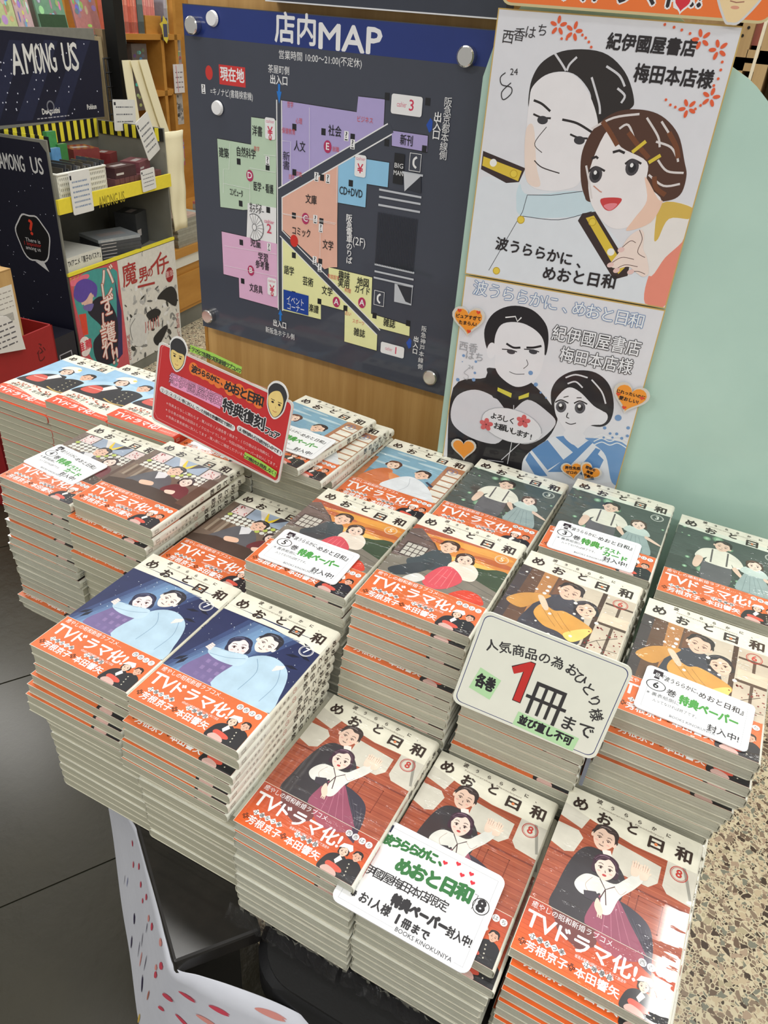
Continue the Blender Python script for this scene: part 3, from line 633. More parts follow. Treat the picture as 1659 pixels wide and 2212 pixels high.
# id: volume, x, y, yaw, count, film, label of the top book, name of the stack, {index: (dx, dy) mm}, first face-down index
ST = {
 '7A': (7, -.5455, .352, .005, 17, 0, 'paperback with night-sky embrace cover, the left one of the two at front left', 'left night-sky stack',
        {1: (1, 0), 2: (0, -1), 3: (-3, -5), 4: (-7, -9), 5: (-9, -12), 6: (-10, -12), 7: (-2, -3), 8: (-2, -1), 9: (-1, 0), 10: (-1, -1)}, 7),
 '7B': (7, -.4150, .350, .004, 17, 0, 'paperback with night-sky embrace cover, its white spine side facing the red train cover', 'right night-sky stack',
        {1: (0, -1), 2: (-1, -9), 3: (-3, -9), 4: (-4, -12), 5: (-5, -13), 6: (-6, -14), 7: (0, -4), 8: (1, -2), 9: (-1, -4), 10: (1, -2), 11: (0, -3), 15: (0, 1)}, 7),
 '8A': (8, -.2840, .335, -.006, 11, 1, 'paperback with red train-interior cover, no card on it, beside the night-sky books', 'uncarded left train-cover stack',
        {1: (1, -1), 2: (0, -2), 3: (1, -1), 4: (-1, -3), 5: (0, -2), 6: (1, -4), 7: (0, -1), 8: (-1, -2)}, 4),
 '8B': (8, -.1520, .337, -.006, 10, 1, 'paperback with red train-interior cover lying under the big white card', 'carded train-cover stack',
        {1: (5, -9), 2: (0, -2), 3: (1, -3), 4: (0, -2), 5: (-2, -4), 6: (-1, -2)}, 3),
 '8R': (8, -.0185, .354, -.009, 11, 1, 'paperback with red train-interior cover and glaring film, rightmost, next to the speckled floor', 'rightmost train-cover stack',
        {1: (4, -6), 2: (4, -10), 3: (4, -14), 4: (4, -17), 5: (4, -16), 6: (5, -19), 7: (5, -18)}, 99),
 '4A': (4, -.8165, .543, 0, 18, 1, 'paperback with grey room cover lying under the small card at far left', 'far left grey room-cover stack',
        {1: (1, -1), 2: (2, -4), 3: (4, -6), 4: (3, -2), 5: (1, -6), 6: (2, -5), 7: (1, -8), 8: (-1, -9), 9: (2, -9), 10: (3, -7), 11: (3, -8), 12: (0, -4), 13: (-2, -3), 14: (-1, -5), 15: (-4, -12), 16: (-3, -8)}, 10),
 '4B': (4, -.6825, .543, -.001, 19, 0, 'uncovered paperback with grey room cover, spine visible, right of the carded one', 'grey room-cover stack next to the carded one',
        {1: (1, 0), 2: (-6, -7), 3: (-8, -5), 4: (-6, -8), 5: (-7, -7), 6: (-7, -12), 7: (-7, -10)}, 8),
 '4C': (4, -.5485, .543, .005, 16, 0, 'paperback with dark reddish room cover tucked behind the left night-sky books', 'low grey room-cover stack', {1: (0, -3), 2: (1, -4)}, 99),
 '5A': (5, -.4170, .541, .008, 20, 1, 'paperback with sunset cover lying under the card numbered five', 'carded sunset-cover stack',
        {1: (-1, -2), 2: (1, -3), 3: (0, -1), 4: (-1, -4), 5: (0, -3)}, 4),
 '5B': (5, -.2770, .541, .012, 21, 1, 'paperback with sunset cover and no card, glossy film over its orange band', 'open sunset-cover stack',
        {1: (-1, -5), 2: (-1, -6), 3: (-1, -9), 4: (-2, -10), 5: (-2, -17), 6: (-3, -18), 7: (-3, -20), 8: (-4, -20), 9: (-4, -21), 10: (-3, -22), 11: (-4, -22)}, 99),
 '6A': (6, -.1430, .536, 0, 21, 1, 'paperback with yellow-shawl winter cover behind the limit sign', 'winter-cover stack behind the limit sign',
        {1: (1, -2), 2: (2, -4), 3: (1, -6), 4: (0, -6), 5: (2, -8), 6: (1, -8), 7: (0, -9), 8: (1, -9), 9: (0, -9), 10: (-1, -14), 11: (-2, -13), 12: (-2, -12)}, 99),
 '6B': (6, -.0045, .541, .008, 20, 1, 'paperback with yellow-shawl winter cover lying under the card numbered six', 'carded winter-cover stack',
        {1: (-1, 2), 2: (1, -6), 3: (2, -8), 4: (0, 0), 5: (-2, -4), 6: (-4, 0), 7: (-6, 1), 8: (-9, 0), 9: (-11, 1), 10: (-12, 1), 11: (-6, 1)}, 99),
 '0A': (0, -1.0716, .735, 0, 17, 0, 'paperback with blue photo cover, leftmost, cut by the left picture edge', 'leftmost photo-cover stack', {1: (2, -4), 2: (1, 0), 3: (3, -1)}, 99),
 '0B': (0, -.9440, .735, 0, 18, 0, 'paperback with blue photo cover, second from the left', 'middle photo-cover stack', {1: (0, -1), 2: (1, -3), 3: (0, 0)}, 99),
 '0C': (0, -.8130, .735, 0, 19, 0, 'paperback with blue photo cover partly behind the red standing sign', 'photo-cover stack by the red sign', {1: (0, -2), 2: (0, -1)}, 99),
 '1A': (2, -.6830, .740, 0, 18, 1, 'paperback lying hidden behind the red standing sign', 'stack behind the red sign', {1: (1, -2), 2: (0, -2), 3: (1, 0)}, 99),
 '2A': (2, -.5510, .739, 0, 20, 1, 'third paperback down in the seaside stack beside the red sign, lying straight', 'seaside stack beside the red sign', {1: (1, -3), 2: (0, -2)}, 99),
 '2B': (2, -.4185, .735, -.002, 19, 1, 'paperback with pale blue seaside cover in front of the oak panel, no card on it', 'seaside-cover stack by the oak panel', {1: (0, -3), 2: (1, -3), 3: (0, 0)}, 99),
 '3A': (3, -.2790, .730, .001, 20, 1, 'paperback with dark firefly cover below the lower autograph board, no card', 'left firefly-cover stack', {1: (0, -2), 2: (0, 0)}, 99),
 '3B': (3, -.1390, .731, .015, 21, 1, 'paperback with dark firefly cover lying under the card numbered three', 'carded firefly-cover stack', {1: (-1, 0), 2: (1, -1), 3: (0, 0)}, 99),
 '3C': (3, -.0020, .742, .003, 20, 1, 'paperback with dark firefly cover at right, against the mint board', 'right firefly-cover stack', {1: (0, 1), 2: (1, -1), 3: (0, 0)}, 99),
}
TOPZ = {}
def make_stacks():
    rnd = random.Random(11)
    for k, (v, x, y, yaw, n, film, lab, stack, offs, fd) in ST.items():
        back = []
        last = (0, 0)
        for i in range(n):
            dx, dy = offs.get(i, (rnd.uniform(-1.2, 1.2) + (last[0]*.4), rnd.uniform(-2, .3) if fd == 99 and i < 6 else rnd.uniform(-.8, .3)))
            last = (dx, dy)
            if i == 0 and 0 not in offs: dx = dy = 0
            z = TABLE + (n-1-i)*PITCH + .0004
            L = lab if i == 0 else '%s book down in the %s, page edge showing' % (ORD[i], stack)
            book(v, film, (x+dx*1e-3, y+dy*1e-3, z), yaw + (rnd.uniform(-.006, .006) if i else 0), L, 'paperbacks in the %s' % stack, flip=i >= fd and not (k == '4A' and i in (14, 15)) and not (k == '7B' and i == 15))
        TOPZ[k] = TABLE + n*PITCH
    # two loose copies slid askew on top of the seaside stack
    z = TABLE + 20*PITCH + .0004
    book(2, 1, (-.5515, .7150, z), -.026, 'paperback with seaside cover just under the topmost askew one, sticking out right', 'paperbacks in the seaside-cover stack beside the red sign')
    book(2, 1, (-.5810, .7160, z+PITCH), -.095, 'topmost askew paperback with seaside cover carrying a white card and rubber band', 'paperbacks in the seaside-cover stack beside the red sign')
    TOPZ['2A'] = z + 2*PITCH
# ---------------------------------------------------------------- floor
def U2(a, b, z): return Vector((a*.5299+b*.848, a*.848-b*.5299, z))     # a along tile joints, b across
def build_floor():
    mb = MB(); mb.box((-5.5, -1.5, -.06), (3.5, 6.5, -.004)); fl = struct(mb.build('floor', GROUT)); ORG[fl.name] = Vector((0, 0, 0))
    # terrazzo slab beyond the line where the slate stops
    p0 = Vector((-2.4, 1.80)); dr = Vector((.848, -.5299)); nn = Vector((.5299, .848))
    A = p0 - dr*4; B = p0 + dr*7
    mb = MB(); mb.prism([(A.x, A.y), (B.x, B.y), (B.x+nn.x*8, B.y+nn.y*8), (A.x+nn.x*8, A.y+nn.y*8)], -.004, 0)
    t = mb.build('terrazzo_slab', TERRAZZO, fl)
    a1 = p0.dot(nn)
    mb0 = None
    for i in range(-4, 6):             # across joints at b = -1.583 + .595 i (measured)
        b0 = -1.583 + .595*(i-1) + .0; 
        for j in range(6):
            a0 = a1 - .595*(j+1)
            g = .0022
            mb = MB(); T = lambda p: U2(p.x, p.y, p.z)
            mb.box((a0+g, b0+g, -.004), (a0+.595-g, b0+.595-g, 0), T=T)
            mb.build('tile', SLATE, fl)
build_floor()

# ---------------------------------------------------------------- tables under the books
def poly_slab(mb, pts, z0, z1): mb.prism([(p[0], p[1]) for p in pts], z0, z1)
def build_tables():
    t = thing('display_table', (-.3, .7, 0), 'black table under the paperback stacks, almost hidden', 'table')
    mb = MB(); mb.prism([(-.525, .40), (.10, .40), (.10, .90), (-1.04, .90), (-1.04, .765), (-.79, .765), (-.79, .585), (-.525, .585)], TABLE-.022, TABLE); mb.build('tabletop', DARKWOOD, t)
    mb = MB(); mb.box((-.42, .56, 0), (.02, .86, TABLE-.022)); mb.build('pedestal', DARKWOOD, t)
    # narrow black bench whose end sticks out bottom left
    zt = TABLE-.001
    A = Vector((-.432, .348)); B = Vector((-.304, .258)); C = Vector((-.249, .326)); e = (A-B).normalized()
    D = C + e*.30; A2 = B + e*.30
    t = thing('bench', (-.34, .36, 0), 'worn black wooden bench end under the left front stacks', 'bench')
    mb = MB(); poly_slab(mb, [B, C, C+e*.125, B+e*.243], zt-.024, zt); o = mb.build('seat', DARKWOOD, t, bevel=.0035)
    for q in (B + (C-B)*.5 + e*.05, B+(C-B)*.5+e*.15):
        mb = MB(); u = (C-B).normalized()
        mb.prism([tuple(q + u*a + e*b) for a, b in ((-.03, -.012), (.03, -.012), (.03, .012), (-.03, .012))], 0, zt-.024); mb.build('leg', DARKWOOD, t)
    # moulded black stool to the right
    t = thing('stool', (-.08, .45, 0), 'black moulded plastic stool with rounded seat under the front train-cover stacks', 'stool')
    zs = -.790+H0; P = []
    x0, y0, x1, y1, r = -.247, .298, .10, .395, .05
    for cx, cy, a in ((x1-r, y0+r, -90), (x1-r, y1-r, 0), (x0+r, y1-r, 90), (x0+r, y0+r, 180)):
        for k in range(9): q = math.radians(a+90*k/8); P.append((cx+r*math.cos(q), cy+r*math.sin(q)))
    mb = MB(); mb.prism(P, zs-.004, zs); c0 = Vector(((x0+x1)/2, (y0+y1)/2))
    big = [tuple(c0 + (Vector(p)-c0) + (Vector(p)-c0).normalized()*.010) for p in P]
    n = len(P); vs = [(a, b, zs-.004) for a, b in P] + [(a, b, zs-.012) for a, b in big] + [(a, b, zs-.05) for a, b in big]
    mb.add(vs, [(i, (i+1) % n, n+(i+1) % n, n+i) for i in range(n)] + [(n+i, n+(i+1) % n, 2*n+(i+1) % n, 2*n+i) for i in range(n)], None, True)
    mb.build('seat', BLACKSEAT, t, bevel=.0015)
    for cx, cy in ((x0+.05, y0+.04), (x1-.05, y0+.04), (x0+.05, y1-.02), (x1-.05, y1-.02)):
        mb = MB(); mb.cyl((cx, cy, 0), (0, 0, 1), .018, zs-.02, 12, r2=.014); mb.build('leg', BLACKSEAT, t)
    mb = MB(); mb.box((-.137, .2935, zs-.035), (-.126, .2955, zs-.026), K(214, 190, 140)); mb.build('sticker', PAPER, t)
    # support strip the front books stand on, level with the table (thin black board on the stool)
    mb = MB(); mb.box((-.24, .352, zs+.0003), (.10, .3998, TABLE-.0002)); tag(mb.build('riser_board', DARKWOOD), 'thin black board on the stool under the train-cover stacks', 'board')
build_tables()

# ---------------------------------------------------------------- white paper skirt with petals
def skirt():
    top = [(252, 1740, -.80), (297, 1796, -.785), (335, 1940, -.785), (360, 2040, -.785), (379, 2092, -.79), (430, 2108, -.795), (500, 2130, -.80), (600, 2168, -.81), (690, 2215, -.82), (800, 2290, -.83), (950, 2400, -.84)]
    bot = [(226, 1700, -1.2), (243, 1800, -1.2), (262, 1950, -1.18), (280, 2060, -1.17), (300, 2212, -1.16), (330, 2330, -1.16), (420, 2480, -1.16), (560, 2600, -1.16), (700, 2690, -1.16), (850, 2780, -1.16), (1000, 2860, -1.16)]
    A = [atz(*p) for p in top]; B = [atz(*p) for p in bot]
    def smooth(P, n=6):
        out = []
        for i in range(len(P)-1):
            p0, p1, p2, p3 = P[max(i-1, 0)], P[i], P[i+1], P[min(i+2, len(P)-1)]
            for k in range(n):
                t = k/n; out.append(.5*((2*p1)+(p2-p0)*t+(2*p0-5*p1+4*p2-p3)*t*t+(3*p1-p0-3*p2+p3)*t**3))
        return out + [P[-1]]
    A = smooth(A); B = smooth(B); n = len(A); R = 10
    def S(i, j):
        t = j/R; p = A[i]*(1-t) + B[i]*t
        return p + Vector((0, 0, -.012*math.sin(math.pi*t)))*(1 if i > 30 else .4)
    mb = MB(); col = K(206, 208, 216)
    G = [[S(i, j) for j in range(R+1)] for i in range(n)]
    nr = []
    for i in range(n):
        for j in range(R+1):
            a = G[min(i+1, n-1)][j]-G[max(i-1, 0)][j]; b = G[i][min(j+1, R)]-G[i][max(j-1, 0)]
            nr.append(a.cross(b).normalized())
    F = [g for r in G for g in r]
    N = len(F); W = R+1; sd = 1 if nr[40*W+5].dot(Vector((0, 0, H0))-G[40][5]) > 0 else -1
    vs = F + [p - q*.0006*sd for p, q in zip(F, nr)]
    fs = []
    for i in range(n-1):
        for j in range(R):
            q = (i*W+j, (i+1)*W+j, (i+1)*W+j+1, i*W+j+1); fs.append(q); fs.append(tuple(N+k for k in reversed(q)))
    for i in range(n-1): fs.append((i*W, N+i*W, N+(i+1)*W, (i+1)*W))
    mb.add(vs, fs, col, True)
    # printed petals, laid on the paper in (i, j) space
    def surf(u, v):
        u = min(max(u, 0), n-1.001); v = min(max(v, 0), R-.001); i, j = int(u), int(v); a, b = u-i, v-j
        return G[i][j]*(1-a)*(1-b) + G[i+1][j]*a*(1-b) + G[i][j+1]*(1-a)*b + G[i+1][j+1]*a*b
    i0, j0 = n//2, R//2
    def nrm(u, v): return nr[int(min(max(u, 0), n-1))*W+int(min(max(v, 0), R-1))]
    side = 1 if nr[40*W+5].dot(Vector((0, 0, H0))-G[40][5]) > 0 else -1
    def petal(px, py, L, w, rot, c):
        # find (u, v) nearest to the wanted place by search
        best = None; d = ray(px, py)
        for i in range(n):
            for j in range(R+1):
                p = G[i][j]-Vector((0, 0, H0)); e = (p - d*(p.dot(d)/d.dot(d))).length
                if best is None or e < best[0]: best = (e, i, j)
        _, i, j = best; c0 = G[i][j]; N0 = nr[i*W+j]*side
        # exact hit on tangent plane
        d2 = d; q0 = Vector((0, 0, H0)); t = (c0-q0).dot(N0)/d2.dot(N0); c0 = q0 + d2*t
        ex = (G[min(i+1, n-1)][j]-G[max(i-1, 0)][j]).normalized(); ey = N0.cross(ex)
        P = [(-1, .0), (-.7, .35), (-.1, .5), (.5, .42), (1.0, .12), (.72, .06), (.95, -.2), (.3, -.42), (-.5, -.3)]
        P = spline(P, 3); co, si = math.cos(rot), math.sin(rot)
        v3 = [c0 + ex*((a*co*L-b*si*w)) + ey*((a*si*L+b*co*w)) + N0*.0008 for a, b in P]
        tri = geometry.tessellate_polygon([[Vector((a, b, 0)) for a, b in P]])
        mb.add(v3, [tuple(q) for q in tri], K(*c))
    RD = (206, 74, 92); PK = (224, 150, 140); NV = (58, 50, 78)
    for px, py, L, w, r, c in ((526, 1822, .013, .007, 1.4, RD),) and (
        (287, 1822, .010, .006, 1.2, RD), (289, 1868, .012, .006, 1.2, RD), (301, 1872, .012, .006, 1.2, RD), (305, 1911, .011, .006, 1.2, RD), (317, 1938, .011, .006, 1.2, RD), (309, 1946, .009, .005, 1.2, RD), (329, 2002, .014, .007, 1.2, RD), (322, 1984, .012, .006, 1.2, PK), (348, 2036, .014, .008, 1.2, PK),
        (349, 2087, .016, .008, 1.2, RD), (337, 2106, .015, .007, 1.2, RD), (338, 2090, .012, .006, 1.2, PK), (363, 2154, .014, .010, .9, RD), (405, 2152, .011, .010, .1, RD), (349, 2178, .012, .006, 1, RD), (474, 2182, .012, .010, 0, RD), (395, 2205, .011, .010, .2, RD), (448, 2205, .014, .010, .1, PK), (585, 2190, .017, .012, .1, PK)):
        petal(px, py, L, w, r, c)
    for px, py, L, w, r, c in ((291, 1985, .017, .009, 1.3, NV), (285, 2035, .022, .007, 1.3, NV), (308, 2125, .020, .009, 1.5, NV),  (301, 2050, .03, .002, 1.3, NV), (308, 2030, .026, .002, 1.3, NV), (315, 2080, .03, .002, 1.3, NV), (305, 2072, .028, .004, 1.3, PK), (276, 1905, .02, .003, 1.2, (90, 100, 150)), (321, 2150, .02, .004, 1.3, (180, 110, 90)), (301, 2200, .02, .006, 1.3, (214, 180, 80)), (270, 1900, .02, .002, 1.2, NV), (318, 2004, .018, .002, 1.3, NV)):
        petal(px, py, L, w, r, c)
    tag(mb.build('paper_skirt', PAPER), 'white paper skirt with red and pink petals wrapped round the table corner', 'poster')
skirt()

# ---------------------------------------------------------------- oak panel, store map, mint board, autograph boards
MN = Vector((.036, .999, 0)).normalized(); MU = Vector((.999, -.036, 0)).normalized(); MC = .959
SN = Vector((-.11, .994, 0)).normalized(); SU = Vector((.994, .11, 0)).normalized()
def plane_map(n, u, c):
    """local (a, b) metres on a vertical plane: a along u, b up"""
    return lambda a, b: Vector((u.x*a + n.x*c, u.y*a + n.y*c, b))
def pxl(n, u, c):
    """picture point -> local (a, b) on that plane"""
    def f(x, y):
        p = onpl(x, y, n, c); return (u.dot(p - Vector((0, 0, p.z))), p.z)
    return f
def board(n, u, c, a0, b0, a1, b1, th, name, m, parent=None, col=None, bevel=0, mb=None, build=True):
    mb = mb or MB(); T = lambda p: Vector((u.x*p.x + n.x*(c+p.y), u.y*p.x + n.y*(c+p.y), p.z))
    mb.box((a0, 0, b0), (a1, th, b1), col, T=T)
    return mb.build(name, m, parent, bevel=bevel) if build else mb
def build_map():
    w = thing('partition_panel', (-.6, 1.02, 0), 'oak veneer partition panel behind the store map', 'partition')
    board(MN, MU, MC+.020, -.874, .02, -.30, 2.1, .03, 'oak_board', PANELWOOD, w)
    board(MN, MU, MC+.019, -.880, .02, -.874, 2.1, .032, 'edge_strip', SHELFWOOD, w)
    tag(board(MN, MU, MC-.004, -.72, H0+.0045, -.385, H0+.5, .023, 'upper_sign_board', PLAIN, None, K(58, 62, 72)), 'dark slate board above the store map, only its lower edge in view', 'sign')
    board(MN, MU, MC-.0045, -.72, H0+.0045, -.385, H0+.006, .0004, 'white_edge_line', PLAIN, bpy.data.objects['upper_sign_board'], K(220, 222, 224))
    L = pxl(MN, MU, MC); a0, b0, a1, b1 = -.866, H0-.4665, -.3935, H0-.0055
    smap = thing('store_map', (-.62, .98, 1.0), 'dark blue-grey store floor map with blue title band on steel stand-offs', 'sign')
    mb = MB(); board(MN, MU, MC, a0, b0, a1, b1, .006, '', None, None, K(62, 66, 78), mb=mb, build=False)
    p = Pr(plane_map(MN, MU, MC), -MN, step=5e-6, start=3e-5, mb=mb, ts=.76)
    A = lambda x, y: L(380 + x/2.304, x*0 + y/2.304)            # first enlargement of the photograph
    B = lambda x, y: L(400 + x/2.37, 440 + y/2.37)               # second
    PA = lambda *q: [A(x, y) for x, y in q]; PB = lambda *q: [B(x, y) for x, y in q]
    WH = (232, 234, 238); BL = (26, 48, 118); DK = (24, 24, 28)
    p.poly([(a0+.001, b1-.001), (a0+.001, A(40, 175)[1]), (a1-.001, A(40, 175)[1]-.000), (a1-.001, b1-.001)], BL)
    tx = lambda f, x, y, s, h, w=None, col=WH, **k: p.text(s, *f(x, y), h, col, w=w, **k)
    tx(A, 592, 155, '店内', .046, .084, bold=.0010); tx(A, 865, 200, 'MAP', .050, .122, bold=.0012)
    tx(A, 714, 296, '営業時間 10:00〜21:00(不定休)', .014, .170)
    tx(A, 511, 350, '茶屋町側', .0135, .046); tx(A, 512, 402, '出入口', .015, .037, bold=.0003)
    p.ell(*A(165, 362), .0066, .0090, (206, 52, 44), n=28)
    x, y = A(280, 378); p.rect(x-.0232, y-.0122, x+.0232, y+.0122, (206, 50, 48)); p.text('現在地', x, y, .023, WH, w=.055, bold=.0005)
    tx(A, 276, 470, '=キノナビ(書籍検索機)', .0135, .100)
    def q_icon(f, x, y):
        a, b = f(x, y); p.rect(a-.0035, b-.0060, a+.0035, b+.0060, WH); p.text('?', a, b+.001, .013, DK, bold=.0003); p.rect(a-.0022, b-.0052, a+.0022, b-.0038, DK)
    q_icon(A, 137, 443)
    GR, PU, SA, CY, YE, PK = (186, 208, 182), (172, 160, 208), (226, 176, 156), (142, 196, 228), (240, 232, 170), (222, 176, 206)
    # outlines drawn black first, then areas
    areas = [(PA((375, 583), (500, 600), (500, 1035), (335, 1045), (222, 1030), (206, 690), (375, 720)), GR),
        (PA((530, 500), (900, 558), (908, 480), (1040, 495), (1034, 632), (528, 945)), PU), (PA((1075, 650), (1254, 676), (1250, 756), (1075, 725)), PU),
        (PA((528, 970), (808, 818), (803, 1106), (803, 1330), (770, 1330), (740, 1340), (528, 1140)), SA),
        (PA((808, 815), (860, 778), (1062, 810), (1054, 932), (950, 915), (943, 1032), (806, 1008)), CY),
        (PA((358, 1010), (500, 1035), (500, 1215), (352, 1180)), WH),
        (PB((187, 142), (470, 205), (475, 535), (278, 480), (275, 380), (197, 360)), PK),
        (PB((497, 165), (775, 455), (958, 378), (950, 562), (1150, 625), (1148, 678), (985, 635), (980, 752), (815, 705), (818, 548), (695, 515), (695, 592), (500, 545)), YE),
        (PB((735, 325), (958, 378), (950, 612), (735, 400)), YE)]
    for P, c in areas:
        cx = sum(a for a, b in P)/len(P); cy = sum(b for a, b in P)/len(P)
    for P, c in areas: p.poly([(a+.0009*(1 if a > sum(q[0] for q in P)/len(P) else -1), b+.0009*(1 if b > sum(q[1] for q in P)/len(P) else -1)) for a, b in P], DK)
    for P, c in areas: p.poly(P, c)
    # aisles
    RO = (62, 66, 78)
    p.poly(PA((500, 490), (528, 490), (528, 1690), (500, 1690)), RO) if False else None
    def strip(pts, w, c): p.line(pts, w, c)
    strip([A(514, 498), B(488, 545)], .0100, WH); strip([A(514, 494), B(488, 550)], .0066, RO)
    strip([A(520, 960), A(1065, 642)], .0150, WH); strip([A(516, 962), A(1075, 636)], .0118, RO)
    strip([B(492, 152), B(990, 660)], .0110, WH); strip([B(488, 148), B(998, 668)], .0080, RO)
    BLU = (30, 116, 200)
    x, y = A(514, 455); p.rect(x-.0018, y-.002, x+.0018, y+.009, BLU); p.poly([(x-.0042, y), (x+.0042, y), (x, y-.015)], BLU)
    x, y = B(488, 575); p.rect(x-.0018, y-.008, x+.0018, y+.003, BLU); p.poly([(x-.0042, y+.002), (x+.0042, y+.002), (x, y+.011)], BLU)
    for f, xx, yy in ((A, 1264, 624), (B, 1147, 715)): x, y = f(xx, yy); p.poly([(x-.005, y), (x, y+.0085), (x+.0035, y+.005), (x+.0035, y-.005), (x, y-.0085)], (30, 76, 170))
    # shelf pillars
    for f, L2 in ((A, ((590, 633), (735, 656), (880, 683), (590, 858), (313, 804), (457, 832), (728, 884), (871, 912), (588, 1073), (323, 1013), (460, 1045), (1052, 480), (1254, 506), (1050, 710), (1237, 742))), (B, ((698, 90), (288, 198), (557, 264), (692, 296), (295, 396), (556, 462), (688, 500), (821, 535), (970, 573), (1142, 612)))):
        for x, y in L2:
            a, b = f(x, y); p.rect(a-.0035, b-.0042, a+.0035, b+.0042, DK)
    for f, L2 in ((A, ((849, 677), (880, 718), (457, 800), (700, 880), (757, 890))), (B, ((667, 80), (695, 125), (430, 222), (664, 290), (690, 328)))):
        for x, y in L2: q_icon(f, x, y)
    for f, x, y, c in ((A, 756, 730, 'E'), (A, 369, 874, 'D'), (B, 617, 76, 'C'), (B, 338, 342, 'B'), (B, 775, 503, 'A'), (B, 906, 507, 'A')):
        a, b = f(x, y); p.ell(a, b, .0064, .0080, (176, 44, 92), n=24); p.text(c, a, b, .0155, WH, bold=.0003)
    p.ell(*B(559, 190), .0070, .0088, (206, 40, 28), n=28)
    for f, x, y, s, h, w in ((A, 406, 656, '洋書', .018, .023), (A, 240, 764, '建築', .018, .024), (A, 351, 764, '自然科学', .018, .045), (A, 437, 938, '医学・看護', .017, .047), (A, 302, 962, 'コンピュータ', .015, .032), (A, 617, 732, '人文', .018, .025), (A, 792, 656, '社会', .018, .027), (A, 1148, 702, '新刊', .017, .024), (A, 872, 958, 'CD+DVD', .018, .049), (A, 674, 996, '文庫', .017, .025), (A, 398, 1028, 'サービス', .011, .030), (A, 404, 1050, 'カウンター', .011, .035),
        (B, 596, 148, 'コミック', .017, .042), (B, 732, 215, '文学', .018, .024), (B, 362, 204, '児童', .018, .026), (B, 400, 278, '学習', .018, .024), (B, 396, 318, '参考書', .017, .034), (B, 364, 438, '文房具', .018, .034), (B, 533, 345, '語学', .018, .024), (B, 630, 402, '芸術', .018, .025), (B, 728, 450, '文学', .018, .025), (B, 815, 372, '趣味', .017, .026), (B, 812, 412, '実用', .017, .025), (B, 911, 405, '地図', .017, .026), (B, 908, 445, 'ガイド', .016, .033), (B, 660, 540, '楽譜', .017, .023), (B, 1046, 614, '雑誌', .017, .026), (B, 893, 663, '雑誌', .017, .026)):
        tx(f, x, y, s, h, w, DK, bold=.0002)
    a, b = A(551, 780); p.text('新', a, b, .016, DK); a, b = A(551, 826); p.text('書', a, b, .016, DK)
    a, b = B(505, 438); c, d = B(632, 572); p.rect(a, d, c-.0, b, (20, 62, 150)); tx(B, 565, 500, 'イベント', .0165, .042); tx(B, 568, 536, 'コーナー', .0165, .042)
    RD = (206, 84, 84)
    for f, x, y, s, h, w in ((A, 571, 523, '哲学', .010, .013), (A, 614, 604, '心理', .010, .014), (A, 562, 655, '保健教育', .010, .030), (A, 943, 598, 'ビジネス', .010, .031), (A, 797, 745, '就職', .009, .014), (A, 404, 742, '数学', .009, .013), (A, 578, 882, '歴史', .009, .013), (A, 615, 868, '宗教', .009, .013), (B, 760, 377, '家庭医学', .009, .026), (B, 834, 446, '料理', .009, .014), (B, 836, 563, '占い', .009, .014), (B, 888, 607, 'スポーツ', .009, .027)): tx(f, x, y, s, h, w, RD)
    def cashier(f, x, y, s, w, h, sub=None):
        a, b = f(x, y); p.rrect(a-w/2, b-h/2, a+w/2, b+h/2, .003, WH); 
        return a, b
    a, b = cashier(A, 1150, 524, '', .0445, .0225); p.text('cashier', a-.007, b, .011, (206, 70, 110), w=.018); p.text('3', a+.007, b, .022, (206, 60, 90), bold=.0003)
    a, b = cashier(B, 1062, 748, '', .040, .0175); p.text('cashier', a-.006, b, .010, (206, 70, 110), w=.016); p.text('1', a+.006, b, .019, (206, 60, 90), bold=.0003)
    for f, x, y in ((A, 471, 640), (A, 920, 826), (B, 447, 425)):
        a, b = cashier(f, x, y, '', .0178, .0275); p.text('cashier', a, b+.009, .008, (206, 70, 110), w=.019); p.text('¥', a, b-.004, .020, (200, 50, 80), bold=.0004)
    a, b = B(432, 92); p.text('cashier', a, b, .010, (206, 70, 110), w=.024); a, b = B(432, 130); p.text('2', a, b, .024, (200, 60, 90), bold=.0002)
    for f, x, y in ((A, 472, 684), (B, 448, 461)): a, b = f(x, y); p.ell(a, b, .0029, .0036, (196, 44, 70)); p.text('東', a, b, .006, WH)
    cx, cy = B(357, 120); R = .0165                                        # spiral stair
    P = [(cx, cy)] + [(cx + R*math.cos(t), cy + R*1.15*math.sin(t)) for t in [math.radians(120 - k*20) for k in range(13)]]
    p.poly([(cx+(a-cx)*1.05, cy+(b-cy)*1.05) for a, b in P], DK); p.poly(P, WH)
    for k in range(13): t = math.radians(120-k*20); p.line([(cx, cy), (cx+R*math.cos(t), cy+R*1.15*math.sin(t))], .0006, DK)
    p.ell(cx, cy, .0042, .0052, DK); p.ell(cx, cy, .0034, .0044, WH)
    # station side
    x, y = A(1111, 840); p.rect(x-.0075, y-.0185, x+.0075, y+.0185, DK); p.text('BIG', x, y+.0035, .0105, WH, w=.017); p.text('MAN', x, y-.0055, .0105, WH, w=.019)
    for f, x, y in ((A, 1193, 808), (B, 995, 484)): a, b = f(x, y); p.rect(a-.0085, b-.0108, a+.0085, b+.0108, WH); p.rect(a-.0078, b-.0101, a+.0078, b+.0101, RO); p.line([(a+.002, b+.0065), (a-.002, b+.003), (a-.002, b-.003), (a+.002, b-.0065)], .0028, WH, sm=True)
    for (x, y, X, Y) in ((1014, 942, 1224, 982), (1014, 978, 1220, 1015), (1010, 1018, 1216, 1055)): p.line([A(x, y), A(X, Y)], .0026, (190, 194, 200))
    for (x, y, X, Y) in ((992, 5, 1205, 42), (972, 308, 1175, 354), (972, 344, 1172, 388), (968, 376, 1170, 422)): p.line([B(x, y), B(X, Y)], .0026, (190, 194, 200))
